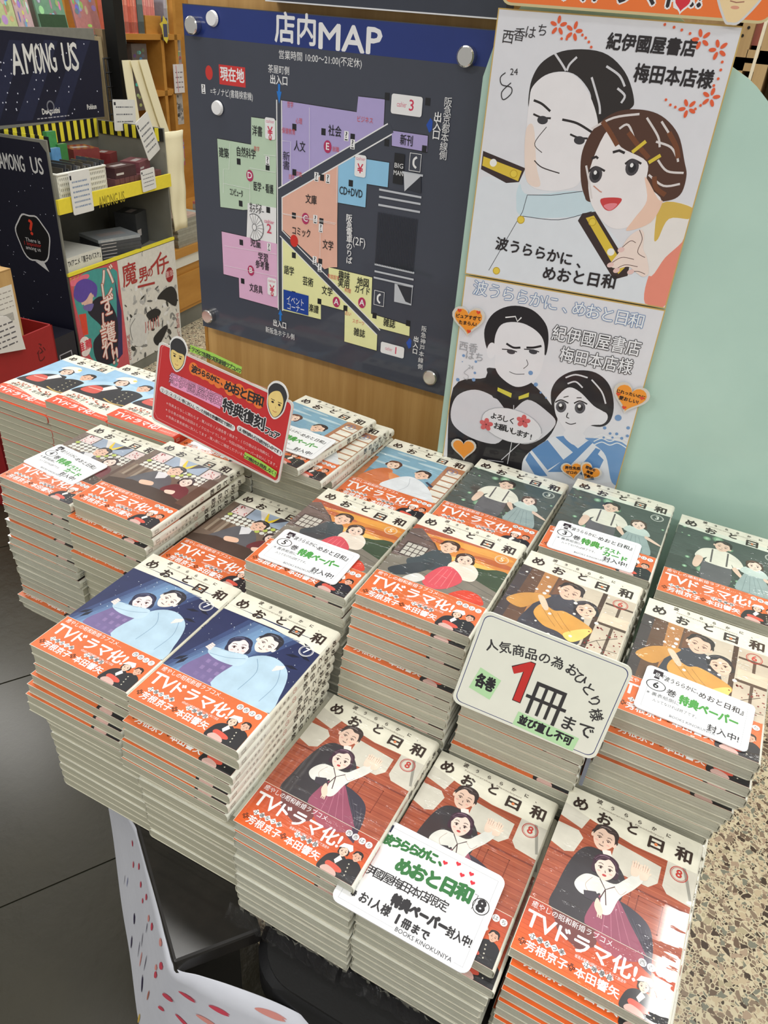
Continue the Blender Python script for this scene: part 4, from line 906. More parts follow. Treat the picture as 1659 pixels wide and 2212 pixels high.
    p.line([A(1128, 856), A(1232, 874)], .0026, (190, 194, 200)); p.poly(PA((1136, 860), (1140, 952), (1224, 874)), (200, 203, 208)); p.poly(PA((1152, 940), (1222, 876), (1222, 962)), (44, 47, 56))
    p.poly(PB((1075, 408), (1072, 500), (1160, 520), (1168, 425)), (190, 194, 200)); p.poly(PB((1088, 412), (1164, 428), (1158, 512), (1130, 500)), (44, 47, 56))
    p.l += p.step
    for k in range(24):
        x = 992 + k*8.6; a, b = B(x, 42+k*1.6); c, d = B(x-18, 308+k*1.9); p.rect(a-.0006, d, a+.0004, b, (34, 36, 44), up=False)
    # vertical signs
    for i, ch in enumerate('阪急電車のりば'): a, b = B(843, 76+i*36); p.text(ch, a, b, .0135, WH, bold=.0002)
    tx(B, 893, 196, '(2F)', .020, .027)
    for i, ch in enumerate('阪急京都本線側'): a, b = A(1358-i*4.5, 512+i*44); p.text(ch, a, b, .0142, WH)
    for i, ch in enumerate('出入口'): a, b = A(1306-i*4, 586+i*44); p.text(ch, a, b, .0148, WH, bold=.0003)
    for i, ch in enumerate('阪急神戸本線側'): a, b = B(1226-i*3.5, 642+i*32); p.text(ch, a, b, .0112, WH)
    for i, ch in enumerate('出入口'): a, b = B(1185-i*3, 694+i*31); p.text(ch, a, b, .0112, WH, bold=.0003)
    tx(B, 487, 618, '出入口', .015, .033, bold=.0003); tx(B, 488, 664, '新阪急ホテル側', .0135, .075)
    for P in (PA((668, 535), (668, 850)), PA((533, 700), (575, 704), (572, 900)), PA((272, 712), (268, 842), (240, 840), (240, 960)), PA((370, 835), (498, 858)), PA((440, 770), (500, 776)), PA((370, 915), (372, 1010)), PA((240, 912), (370, 940)), PA((806, 830), (803, 1010)), PA((530, 1060), (800, 1110)), PB((505, 52), (770, 105)), PB((695, 100), (693, 280)), PB((205, 215), (470, 258)), PB((205, 315), (470, 372))):
        p.line(P, .0005, WH)
    mb.build('map_plate', LAMI, smap)
    for nm, x, y in (('a', 422, 55), ('b', 1012, 122), ('c', 455, 681), ('d', 934, 812)):
        a, b = L(x, y); mb = MB(); c0 = plane_map(MN, MU, MC+.020)(a, b); mb.cyl(c0, -MN, .0078, .020, 16)
        mb.cyl(c0 - MN*.0203, -MN, .0112, .009, 28); mb.cyl(c0 - MN*.0292, -MN, .0112, .0014, 28, r2=.0096); mb.build('standoff_bolt', CHROME, smap)
    for x, y in ((461, 40), (472, 233)):
        a, b = L(x, y); mb = MB(); mb.cyl(plane_map(MN, MU, MC)(a, b) - MN*.0016, -MN, .0098, .004, 24, K(232, 232, 238), r2=.0085)
        tag(mb.build('magnet', PRINT), 'round white magnet on the %s' % ('blue title band of the map' if y < 100 else 'dark map left of the floor plan'), 'magnet')
build_map()

def build_right():
    # mint board with curved top right
    c = .950; m = plane_map(SN, SU, c)
    arc = [(.0113, -.0201), (.0283, -.0282), (.0389, -.0350), (.0525, -.0461)]
    P = [(-.2455, .30-.0), (-.2455, H0-.05), (-.235, H0-.01), (-.20, H0+.035), (-.15, H0+.05), (-.08, H0+.035), (-.03, H0+.006), (.0113, H0-.0201), (.0283, H0-.0282), (.0389, H0-.0350), (.0525, H0-.0461), (.085, H0-.074), (.125, H0-.112), (.165, H0-.160), (.200, H0-.22), (.225, H0-.29), (.235, H0-.37), (.235, .30)]
    mb = MB(); n = len(P); vs = [m(a, b) for a, b in P] + [m(a, b) + SN*.010 for a, b in P]
    tri = geometry.tessellate_polygon([[Vector((a, b, 0)) for a, b in P]])
    fs = [tuple(q) for q in tri] + [tuple(n+k for k in reversed(q)) for q in tri] + [(i, n+i, n+(i+1) % n, (i+1) % n) for i in range(n)]
    mb.add(vs, fs); tag(mb.build('mint_board', MINT), 'mint green glossy board with curved top standing behind the right stacks', 'board')
    # --- upper autograph board
    c = .9415; L = pxl(SN, SU, c); m = plane_map(SN, SU, c)
    GOLD = (196, 166, 96); PAPERC = (216, 217, 222)
    Z = lambda x, y: L(1000 + x/2.517, y/2.517); PZ = lambda *q: [Z(x, y) for x, y in q]
    a0, b0, a1, b1 = -.2358, H0-.2655, .0105, H0+.0148
    mb = MB(); board(SN, SU, c, a0, b0, a1, b1, .0025, '', None, None, K(*GOLD), mb=mb, build=False)
    p = Pr(m, -SN, step=5e-6, start=2e-5, mb=mb, ts=.50); p.rect(a0+.0013, b0+.0013, a1-.0013, b1-.0013, PAPERC); p.clip = (a0+.0013, b0+.0013, a1-.0013, b1-.0013)
    SK = (228, 226, 228); SH = (232, 212, 196)
    p.poly(PZ((75, 1010), (110, 960), (330, 960), (640, 1060), (1000, 1500), (1000, 1660), (20, 1480)), (214, 220, 226)); p.poly(PZ((310, 1000), (360, 1060), (650, 1040), (720, 1160), (340, 1180), (290, 1090)), (196, 216, 224), True)
    p.poly(PZ((990, 1650), (1010, 1500), (1090, 1400), (1200, 1300), (1215, 1310), (1110, 1660)), (226, 138, 118), True); p.poly(PZ((1080, 1110), (1250, 1130), (1210, 1290), (1100, 1400), (1010, 1500), (960, 1260)), (226, 222, 218), True); p.poly(PZ((1080, 1105), (1250, 1130), (1240, 1190), (1120, 1190), (1060, 1300), (1040, 1290)), (208, 176, 82), True)
    p.line(PZ((350, 1060), (325, 1150), (140, 1470)), .0007, (60, 60, 66)); p.line(PZ((350, 1060), (480, 1062), (650, 1040)), .0007, (60, 60, 66)); p.line(PZ((325, 1175), (520, 1195), (700, 1150)), .0007, (60, 60, 66), sm=True)
    for P in (((110, 820), (340, 915), (305, 990), (235, 995), (98, 920)), ((650, 1160), (720, 1150), (905, 1450), (895, 1500), (820, 1520), (625, 1200))): p.poly(PZ(*P), (52, 36, 34))
    p.poly(PZ((112, 850), (320, 930), (300, 985), (105, 900)), (214, 186, 60)); p.poly(PZ((668, 1185), (712, 1172), (880, 1455), (845, 1490)), (214, 186, 60))
    for x, y in ((165, 885), (804, 1370)): p.ell(*Z(x, y), .0042, .0042, (236, 232, 226))
    for x, y in ((276, 945), (704, 1207), (315, 1195), (182, 1472)): p.ell(*Z(x, y), .0046, .0046, (190, 160, 40)); p.ell(*Z(x, y), .0036, .0036, (222, 196, 70))
    # man, plainly drawn
    p.poly(PZ((355, 560), (375, 430), (440, 330), (570, 272), (760, 285), (880, 390), (930, 540), (900, 600), (750, 690), (700, 600), (690, 500), (600, 400), (470, 400), (400, 480), (370, 590)), (38, 32, 30), True)
    for P in (((500, 290), (540, 350), (560, 385)), ((620, 310), (580, 350), (565, 385)), ((780, 360), (850, 410), (880, 470)), ((840, 480), (880, 520), (860, 560)), ((700, 420), (740, 560), (745, 620))): p.line(PZ(*P), .0022, (206, 206, 210), sm=True)
    p.poly(PZ((380, 470), (470, 400), (600, 405), (690, 520), (735, 680), (690, 760), (640, 980), (560, 1030), (440, 1035), (360, 1000), (335, 880), (345, 700), (360, 560)), SK, True)
    p.poly(PZ((345, 700), (385, 690), (400, 900), (420, 1010), (350, 990), (335, 850)), (230, 212, 200), True)
    for P in (((385, 545), (430, 565), (475, 605)), ((540, 650), (620, 670), (700, 718))): p.line(PZ(*P), .0024, (36, 30, 30), sm=True)
    for x, y in ((428, 645), (628, 755)): p.line(PZ((x-45, y-25), (x, y-6), (x+50, y-2)), .0020, (36, 30, 30), sm=True); p.ell(*Z(x+5, y+8), .0060, .0042, (54, 52, 56))
    p.line(PZ((455, 690), (390, 780), (430, 830)), .0008, (60, 50, 50), sm=True); p.line(PZ((388, 872), (430, 910), (525, 942)), .0012, (60, 50, 50), sm=True)
    # woman, plainly drawn
    BR = (78, 48, 34)
    p.poly(PZ((640, 960), (650, 820), (720, 690), (830, 610), (960, 595), (1080, 630), (1170, 730), (1205, 880), (1215, 960), (1180, 1060), (1090, 1095), (900, 1100), (700, 1100), (660, 1060)), BR, True)
    p.poly(PZ((690, 920), (790, 705), (860, 800), (1000, 880), (1000, 1000), (1080, 1090), (1010, 1180), (880, 1240), (800, 1235), (735, 1170), (690, 1080)), (230, 226, 226), True)
    p.poly(PZ((990, 960), (1060, 1080), (1085, 1100), (1020, 1210), (890, 1255), (930, 1190), (1000, 1090)), (230, 196, 176), True)
    for P in (((700, 700), (820, 640), (960, 620)), ((850, 700), (900, 680), (940, 780)), ((1000, 640), (1060, 740), (1070, 800)), ((1080, 660), (1150, 780), (1170, 880)), ((1050, 770), (1130, 800), (1165, 860)), ((1010, 950), (1090, 1010), (1180, 1000)), ((1060, 870), (1110, 930), (1200, 940)), ((670, 900), (690, 1010), (700, 1080))): p.line(PZ(*P), .0022, (214, 208, 206), sm=True)
    for P in (((760, 660), (800, 720), (840, 790)), ((900, 720), (960, 800), (1010, 860)), ((1040, 960), (1050, 1020), (1100, 1060)), ((1120, 720), (1160, 800), (1170, 860))): p.line(PZ(*P), .005, (112, 64, 34), sm=True)
    for P in (((920, 828), (995, 768)), ((1010, 884), (1075, 844))): p.line(PZ(*P), .0036, (214, 190, 60))
    for x, y in ((722, 950), (920, 910)): p.line(PZ((x-38, y-18), (x, y-42), (x+50, y-20)), .0022, (40, 32, 32), sm=True); p.ell(*Z(x, y), .0070, .0085, (66, 62, 66)); p.ell(*Z(x, y+2), .0042, .0052, (30, 28, 32)); p.ell(*Z(x-2, y-12), .0018, .0022, (240, 240, 240))
    p.line(PZ((700, 862), (725, 852), (735, 862)), .0026, (40, 32, 32)); p.line(PZ((815, 828), (850, 818), (880, 832)), .0026, (40, 32, 32)); p.line(PZ((710, 1010), (745, 1040), (755, 1045)), .0012, (200, 140, 120))
    p.poly(PZ((752, 1080), (860, 1078), (840, 1120), (800, 1146), (765, 1130)), (198, 62, 62), True); p.poly(PZ((765, 1120), (800, 1105), (840, 1110), (800, 1144)), (224, 132, 140), True)
    # hand
    p.poly(PZ((850, 1370), (900, 1290), (960, 1250), (985, 1270), (980, 1350), (1000, 1400), (1010, 1480), (980, 1505), (940, 1480), (900, 1450), (840, 1460), (800, 1440)), (232, 214, 204), True)
    for P in (((855, 1355), (910, 1310), (940, 1320)), ((795, 1440), (860, 1400), (930, 1410)), ((820, 1470), (880, 1440), (950, 1450)), ((900, 1480), (950, 1475), (990, 1490)), ((960, 1250), (975, 1300), (950, 1370), (990, 1400))): p.line(PZ(*P), .0007, (90, 60, 56), sm=True)
    for x, y in ((860, 1358), (802, 1440), (835, 1470), (912, 1478)): p.ell(*Z(x, y), .0040, .0028, (224, 190, 184), .5)
    # writing and flowers
    CH = (34, 28, 30)
    for i, ch in enumerate('西香はち'): a, b = Z(245+i*62, 205-i*12); p.text(ch, a, b, .026-.001*i, CH, rot=-.04)
    p.text('24', *Z(278, 392), .017, CH, rot=.1); p.line(PZ((232, 395), (205, 420), (212, 460), (262, 475), (262, 510), (220, 542), (212, 500), (262, 450)), .0010, CH, sm=True)
    p.text('紀伊國屋書店', *Z(1022, 250), .030, CH, w=.176, rot=-.00, bold=.0010); p.text('梅田本店様', *Z(1142, 422), .034, CH, w=.156, bold=.0010)
    for i, ch in enumerate('波うららかに、'): a, b = Z(212+i*70, 1332+i*16); p.text(ch, a, b, .031, CH, bold=.0009, rot=0)
    for i, ch in enumerate('めおと日和'): a, b = Z(470+i*80, 1492+i*11); p.text(ch, a, b, .034, CH, bold=.0010)
    OR = (222, 92, 50)
    for x, y in ((519, 140), (603, 170), (1296, 213), (1389, 270), (1347, 530), (1222, 588)):
        a, b = Z(x, y)
        for k in range(5): t = 1.57 + k*1.2566 + x; p.ell(a+.0055*math.cos(t), b+.0055*math.sin(t), .0036, .0018, OR, t, 12, up=(k == 0))
    for x, y in ((537, 210), (565, 212), (650, 190), (668, 206), (685, 228), (698, 256), (1098, 133), (1148, 148), (1190, 163), (1235, 182), (1410, 337), (1402, 380), (1388, 428), (1364, 465), (1104, 542), (1128, 570), (1155, 582), (1264, 592), (1292, 573)): p.ell(*Z(x, y), .0013, .0013, OR)
    tag(mb.build('autograph_board', LAMI), 'upper white autograph board with a drawn couple in colour and yellow epaulettes', 'autograph board')
    # --- lower autograph board
    Y = lambda x, y: L(940 + x/2.307, 560 + y/2.307); PY = lambda *q: [Y(x, y) for x, y in q]
    a0, b0, a1, b1 = -.2350, H0-.5500, .0110, H0-.2672
    mb = MB(); board(SN, SU, c, a0, b0, a1, b1, .0025, '', None, None, K(*GOLD), mb=mb, build=False)
    p = Pr(m, -SN, step=5e-6, start=2e-5, mb=mb, ts=.60); p.clip = (a0+.0013, b0+.0013, a1-.0013, b1-.0013); p.rect(*p.clip, PAPERC)
    BK = (34, 32, 36)
    p.poly(PY((60, 980), (90, 640), (250, 590), (270, 540), (460, 600), (600, 760), (590, 850), (520, 940), (430, 1060), (60, 1060)), BK, True)
    p.poly(PY((78, 760), (110, 680), (200, 650), (300, 690), (370, 760), (460, 700), (560, 760), (600, 820), (520, 900), (430, 920), (370, 870), (300, 920), (180, 890), (95, 830)), (208, 208, 214), True)
    p.line(PY((378, 700), (372, 880), (352, 1020)), .0030, BK); p.line(PY((392, 700), (388, 880), (360, 1020)), .0010, (206, 206, 210)); p.line(PY((330, 1000), (440, 900)), .0012, (206, 206, 210)); p.line(PY((260, 1000), (340, 1010)), .001, (206, 206, 210))
    p.poly(PY((270, 540), (330, 590), (410, 640), (470, 610), (475, 690), (400, 730), (290, 690), (240, 620)), BK); p.poly(PY((312, 638), (382, 668), (378, 690), (310, 656)), (206, 196, 70)); p.poly(PY((416, 684), (468, 664), (466, 686), (416, 700)), (206, 196, 70))
    p.poly(PY((256, 440), (246, 350), (290, 270), (380, 232), (480, 250), (550, 320), (565, 400), (548, 480), (520, 380), (440, 320), (340, 320), (300, 380), (290, 470)), BK, True)
    p.poly(PY((300, 480), (300, 380), (345, 320), (450, 325), (530, 385), (545, 470), (520, 570), (470, 620), (400, 635), (330, 590), (300, 540)), (222, 222, 226), True); p.ell(*Y(280, 455), .006, .011, (222, 222, 226))
    p.line(PY((350, 290), (400, 285), (410, 310), (430, 290)), .0016, (226, 226, 226)); p.line(PY((355, 420), (390, 440), (425, 440)), .0028, BK, sm=True); p.line(PY((455, 440), (490, 440), (530, 432)), .0028, BK, sm=True)
    for x in (378, 488): p.line(PY((x-45, 448), (x, 452), (x+30, 462)), .0014, BK, sm=True); p.ell(*Y(x, 461), .0055, .0032, (60, 60, 66))
    p.line(PY((455, 500), (462, 525), (440, 545)), .0008, BK, sm=True); p.line(PY((370, 560), (400, 572), (445, 572)), .0008, BK, sm=True)
    # woman in striped blue kimono
    BLU = (96, 140, 190)
    p.poly(PY((430, 1060), (450, 980), (560, 900), (640, 875), (700, 930), (780, 900), (850, 980), (880, 1110), (430, 1110)), (220, 224, 230), True)
    for P in (((480, 950), (560, 900), (640, 1000), (560, 1050)), ((560, 1060), (760, 905), (800, 900), (640, 1060)), ((450, 1000), (470, 960), (560, 1080), (500, 1080)), ((800, 960), (840, 1000), (790, 1100), (740, 1090)), ((700, 1060), (800, 940), (825, 950), (740, 1080)), ((600, 885), (640, 880), (720, 950), (690, 965))): p.poly(PY(*P), BLU)
    p.poly(PY((756, 890), (960, 930), (930, 1110), (880, 1110), (850, 980), (790, 920)), (110, 150, 196), True)
    for k in range(3): p.line(PY((790, 890+k*18), (830, 875+k*18), (870, 890+k*18), (910, 880+k*18), (955, 905+k*18)), .0014, (226, 230, 236), sm=True)
    p.poly(PY((580, 720), (580, 650), (620, 590), (700, 555), (800, 565), (870, 630), (890, 740), (860, 820), (780, 830), (600, 760)), BK, True)
    p.poly(PY((600, 700), (660, 640), (720, 660), (790, 730), (850, 770), (830, 820), (770, 830), (720, 880), (670, 870), (620, 810), (598, 760)), (222, 222, 226), True); p.poly(PY((660, 850), (740, 870), (740, 910), (690, 925), (640, 880)), (222, 222, 226), True); p.ell(*Y(826, 792), .008, .010, (222, 222, 226), -.4)
    for P in (((650, 590), (700, 575), (760, 590)), ((660, 620), (700, 610), (735, 640)), ((780, 600), (830, 660), (850, 720))): p.line(PY(*P), .0020, (212, 212, 216), sm=True)
    for x, y in ((628, 735), (722, 740)): p.line(PY((x-30, y-22), (x, y-34), (x+36, y-18)), .0018, BK, sm=True); p.ell(*Y(x, y), .0068, .0082, (84, 84, 90)); p.ell(*Y(x, y), .0036, .0045, BK); p.ell(*Y(x-3, y-8), .002, .0024, (240, 240, 240))
    for P in (((640, 688), (665, 682)), ((705, 690), (730, 690)), ((662, 765), (655, 785), (668, 792)), ((650, 812), (675, 822), (702, 816))): p.line(PY(*P), .0012, BK, sm=True)
    r = random.Random(8)
    for x, y, s in ((142, 480, 8), (203, 510, 7), (113, 600, 10), (192, 600, 10), (476, 566, 12), (502, 624, 11), (526, 664, 6), (198, 566, 7), (136, 510, 3), (912, 790, 17), (845, 840, 9), (962, 840, 9), (872, 868, 7), (905, 870, 8), (958, 880, 8), (930, 892, 8), (840, 888, 6), (884, 888, 6), (960, 702, 5), (552, 690, 4)): a, b = Y(x, y); p.ell(a, b, s*.00021*1.2, s*.00021*1.2, (112, 148, 192))
    for i, ch in enumerate('波うららかに、めおと日和'): a, b = Y(225+i*70.5, 150+i*14.6); p.text(ch, a, b, .031, (226, 230, 236), out=(88, 124, 172), outw=.0013, bold=.0002)
    p.text('紀伊國屋書店', *Y(800, 410), .034, (226, 228, 232), w=.180, out=BK, outw=.0017, bold=.0004); p.text('梅田本店様', *Y(800, 510), .034, (226, 228, 232), w=.150, out=BK, outw=.0017, bold=.0004)
    GY = (150, 152, 156); p.text('西香', *Y(166, 440), .021, GY); p.text('はち', *Y(196, 486), .021, GY); p.text('24', *Y(178, 538), .012, GY); p.line(PY((165, 545), (145, 565), (165, 580), (160, 600), (142, 590)), .0006, GY, sm=True)
    P = [(228+152+152*math.cos(t), 0) for t in (0,)]
    bub = [(382+148*math.cos(t), 828+82*math.sin(t)+ .22*(148*math.cos(t))) for t in [k*2*math.pi/26 for k in range(26)]]
    p.poly(PY((330, 760), (322, 742), (345, 765)), PAPERC); p.poly([Y(x, y) for x, y in [(382+(x-382)*1.015, 828+(y-828)*1.02) for x, y in bub]], GY); p.poly([Y(x, y) for x, y in bub], (222, 222, 226))
    p.poly(PY((505, 875), (538, 866), (512, 900)), (222, 222, 226))
    for i, ch in enumerate('よろしく'): p.text(ch, *Y(292+i*30, 782+i*8), .016, BK, bold=.0005)
    for i, ch in enumerate('お願いします!'): p.text(ch, *Y(310+i*28, 832+i*9), .017, BK, bold=.0005)
    for x, y in ((255, 822), (440, 806)):
        a, b = Y(x, y)
        for k in range(5): t = 1.57+k*1.2566; p.ell(a+.0055*math.cos(t), b+.0055*math.sin(t), .0044, .0034, (206, 96, 98), t, 12, up=(k == 0))
        p.ell(a, b, .0014, .0014, (120, 40, 44))
    tag(mb.build('autograph_board', LAMI), 'lower white autograph board with a couple drawn in black and blue', 'autograph board')
    # --- orange heart stickers
    OH = (240, 148, 50)
    def heart(x, y, r, rot, label, writing, cc):
        a, b = L(x, y); mb = MB(); q = Pr(plane_map(SN, SU, cc), -SN, step=5e-6, mb=mb, ts=.8)
        P = []
        for k in range(30):
            t = 2*math.pi*k/30; aa = 16*math.sin(t)**3/17; bb = (13*math.cos(t)-5*math.cos(2*t)-2*math.cos(3*t)-math.cos(4*t))/17
            P.append((aa*math.cos(rot)-bb*math.sin(rot), aa*math.sin(rot)+bb*math.cos(rot)))
        M2 = plane_map(SN, SU, cc)
        for R, col, th in ((r*1.2, (206, 202, 192), .0004), (r, OH, .0007)):
            vs = [M2(a+u*R, b+v*R) for u, v in P] + [M2(a+u*R, b+v*R) - SN*th for u, v in P]; n = len(P)
            tri = geometry.tessellate_polygon([[Vector((u, v, 0)) for u, v in P]])
            mb.add(vs, [tuple(n+k for k in t3) for t3 in tri] + [(i, n+i, n+(i+1) % n, (i+1) % n) for i in range(n)], K(*col))
        q.l = .0008
        for (dx, dy, s, h) in writing:
            if s == 'H': q.heart(a+dx, b+dy, h, (214, 70, 40))
            else: q.text(s, a+dx, b+dy, h, (44, 28, 20), rot=rot*.5, bold=.0003)
        tag(mb.build('heart_tag', LAMI), label, 'heart tag')
    heart(1013, 689, .0195, .08, 'orange paper heart with writing at the upper left of the lower autograph board', [(0, .003, 'ピュアすぎて', .0068), (0, -.005, 'たまらん!', .0068), (-.013, .010, 'H', .003), (.012, .012, 'H', .003), (.003, -.015, 'H', .003)], .9385)
    heart(1362, 856, .0200, -.10, 'orange paper heart with writing on the right edge of the lower autograph board', [(0, .004, 'じれったいのに', .0062), (-.001, -.004, '愛おしい!', .0068), (-.015, .001, 'H', .003), (.014, .002, 'H', .003), (-.004, -.015, 'H', .003)], .9385)
    heart(1003, 966, .0165, .15, 'blank orange paper heart at the lower left of the lower autograph board', [], .9385)
    heart(1237, 1013, .0135, .35, 'left of two joined orange hearts with writing, on the blue kimono', [(0, .003, '男性免疫', .0062), (0, -.004, 'ゼロの', .0062)], .9385)
    heart(1275, 1016, .0135, -.35, 'right of two joined orange hearts with writing, on the blue kimono', [(0, .005, '堅物な', .0056), (0, -.001, '海軍', .0056), (0, -.007, '中尉の', .0056)], .9372)
    # --- orange sign at the top, mostly out of frame
    cc = .936; M2 = plane_map(SN, SU, cc); t0 = pxl(SN, SU, cc)
    mb = MB(); a0, b0, a1, b1 = -.2335, H0+.0175, .0335, H0+.12
    T = lambda q: M2(q.x, q.y) + SN*q.z
    P = []
    r = .012
    for cx, cy, a in ((a1-r, b0+r, -90), (a1-r, b1-r, 0), (a0+r, b1-r, 90), (a0+r, b0+r, 180)):
        for k in range(6): tt = math.radians(a+90*k/5); P.append((cx+r*math.cos(tt), cy+r*math.sin(tt)))
    mb.prism([(x, y) for x, y in P], 0, .0012, K(200, 186, 140), T=T); q = Pr(M2, -SN, step=5e-6, mb=mb, ts=.62)
    q.rrect(a0+.002, b0+.0025, a1-.002, b1-.002, .010, (232, 116, 48))
    a, b = t0(1420, -12); q.text('大ドラマ化!!', a-.025, b, .038, (40, 30, 34), out=(236, 236, 240), outw=.0035, bold=.0012); q.heart(*t0(1474, 6), .010, (236, 236, 240)); q.heart(*t0(1474, 6), .0075, (210, 40, 56))
    a, b = t0(1592, 0); q.poly([(a-.024, b+.06), (a-.023, b+.012), (a-.008, b-.016), (a, b-.020), (a+.010, b-.016), (a+.026, b+.012), (a+.028, b+.06)], (206, 206, 206), True); q.poly([(a-.022, b+.06), (a-.021, b+.013), (a-.007, b-.014), (a, b-.018), (a+.009, b-.014), (a+.024, b+.013), (a+.026, b+.06)], (232, 206, 158), True)
    q.line([(a-.006, b-.001), (a, b-.002), (a+.007, b-.001)], .001, (160, 110, 90)); q.ell(a, b-.006, .004, .0014, (214, 150, 124))
    tag(mb.build('header_sign', LAMI), 'glossy orange laminated sign above the upper autograph board, cut by the top edge', 'sign')
build_right()

# ---------------------------------------------------------------- cards and signs among the books
def rpoly(w, h, r, n=5):
    P = []
    for cx, cy, a in ((w-r, r, -90), (w-r, h-r, 0), (r, h-r, 90), (r, r, 180)):
        for k in range(n+1): t = math.radians(a+90*k/n); P.append((cx+r*math.cos(t), cy+r*math.sin(t)))
    return P
class Card:
    """laminated card: O lower-left corner, U and V unit directions, w x h metres; canvas units are millimetres"""
    def __init__(s, O, U, V, w, h, r, col, th=.0011, clear=None):
        s.O, s.U, s.V = Vector(O), Vector(U).normalized(), Vector(V).normalized(); s.N = s.U.cross(s.V).normalized(); s.w, s.h = w, h
        s.V = s.N.cross(s.U); s.mb = MB()
        T = lambda p: s.O + s.U*p.x + s.V*p.y + s.N*p.z
        s.mb.prism(rpoly(w, h, r), 0, th, K(*col), T=T)
        s.p = Pr(lambda x, y: s.O + s.U*x*1e-3 + s.V*y*1e-3 + s.N*th, s.N, step=4e-6, mb=s.mb)
G5 = (72, 150, 66); CK = (34, 32, 36); WHC = (230, 232, 238)
def small_card(O, yaw, tilt, vol, what, label, w=.100, h=.0615):
    U = Vector((math.cos(yaw), math.sin(yaw), 0)); V = Vector((-math.sin(yaw)*math.cos(tilt), math.cos(yaw)*math.cos(tilt), math.sin(tilt)))
    c = Card(O, U, V, w, h, .005, WHC); p = c.p
    p.frame(6, 5, 94, 56, .25, (150, 152, 160)); p.rect(36, 4, 76, 7, WHC)
    p.rect(7, 51, 16, 58, (40, 28, 38)); p.rect(9, 46, 14, 53, (40, 28, 38)); p.text('品', 11.5, 51, 6, WHC)
    p.text('『波うららかに、', 33, 50.0, 7.0, CK, w=34, bold=.1, rot=-.03); p.text('めおと日和』', 71, 46.5, 8.2, CK, w=40, bold=.15, rot=-.04)
    p.ring(13, 37, 9.2, .9, CK, ry=7.2); p.text(str(vol), 13, 37, 11, CK, bold=.3); p.text('巻', 28, 34, 9, CK, bold=.15)
    if what == 'paper': p.text('特典ペーパー', 62, 30, 12.5, G5, w=52, bold=.6, rot=-.03)
    else: p.text('特典', 45, 31.5, 12.5, G5, w=21, bold=.6); p.text('イラスト', 68, 29.5, 8.5, G5, w=25, bold=.4); p.text('カード', 76, 20.5, 9.5, G5, w=27, bold=.5)
    p.text('※ 裏表紙側に', 22, 24.5, 5.2, (90, 92, 98), w=30); p.text('入ってなければ終了です。', 34, 17, 4.4, (90, 92, 98), w=40)
    p.text('封入中!', 78, 10.5, 9, CK, w=27, bold=.15); p.text('BOOKS KINOKUNIYA', 52, 5.5, 4.2, (96, 98, 104), w=40)
    return tag(c.mb.build('price_card', LAMI), label, 'card')
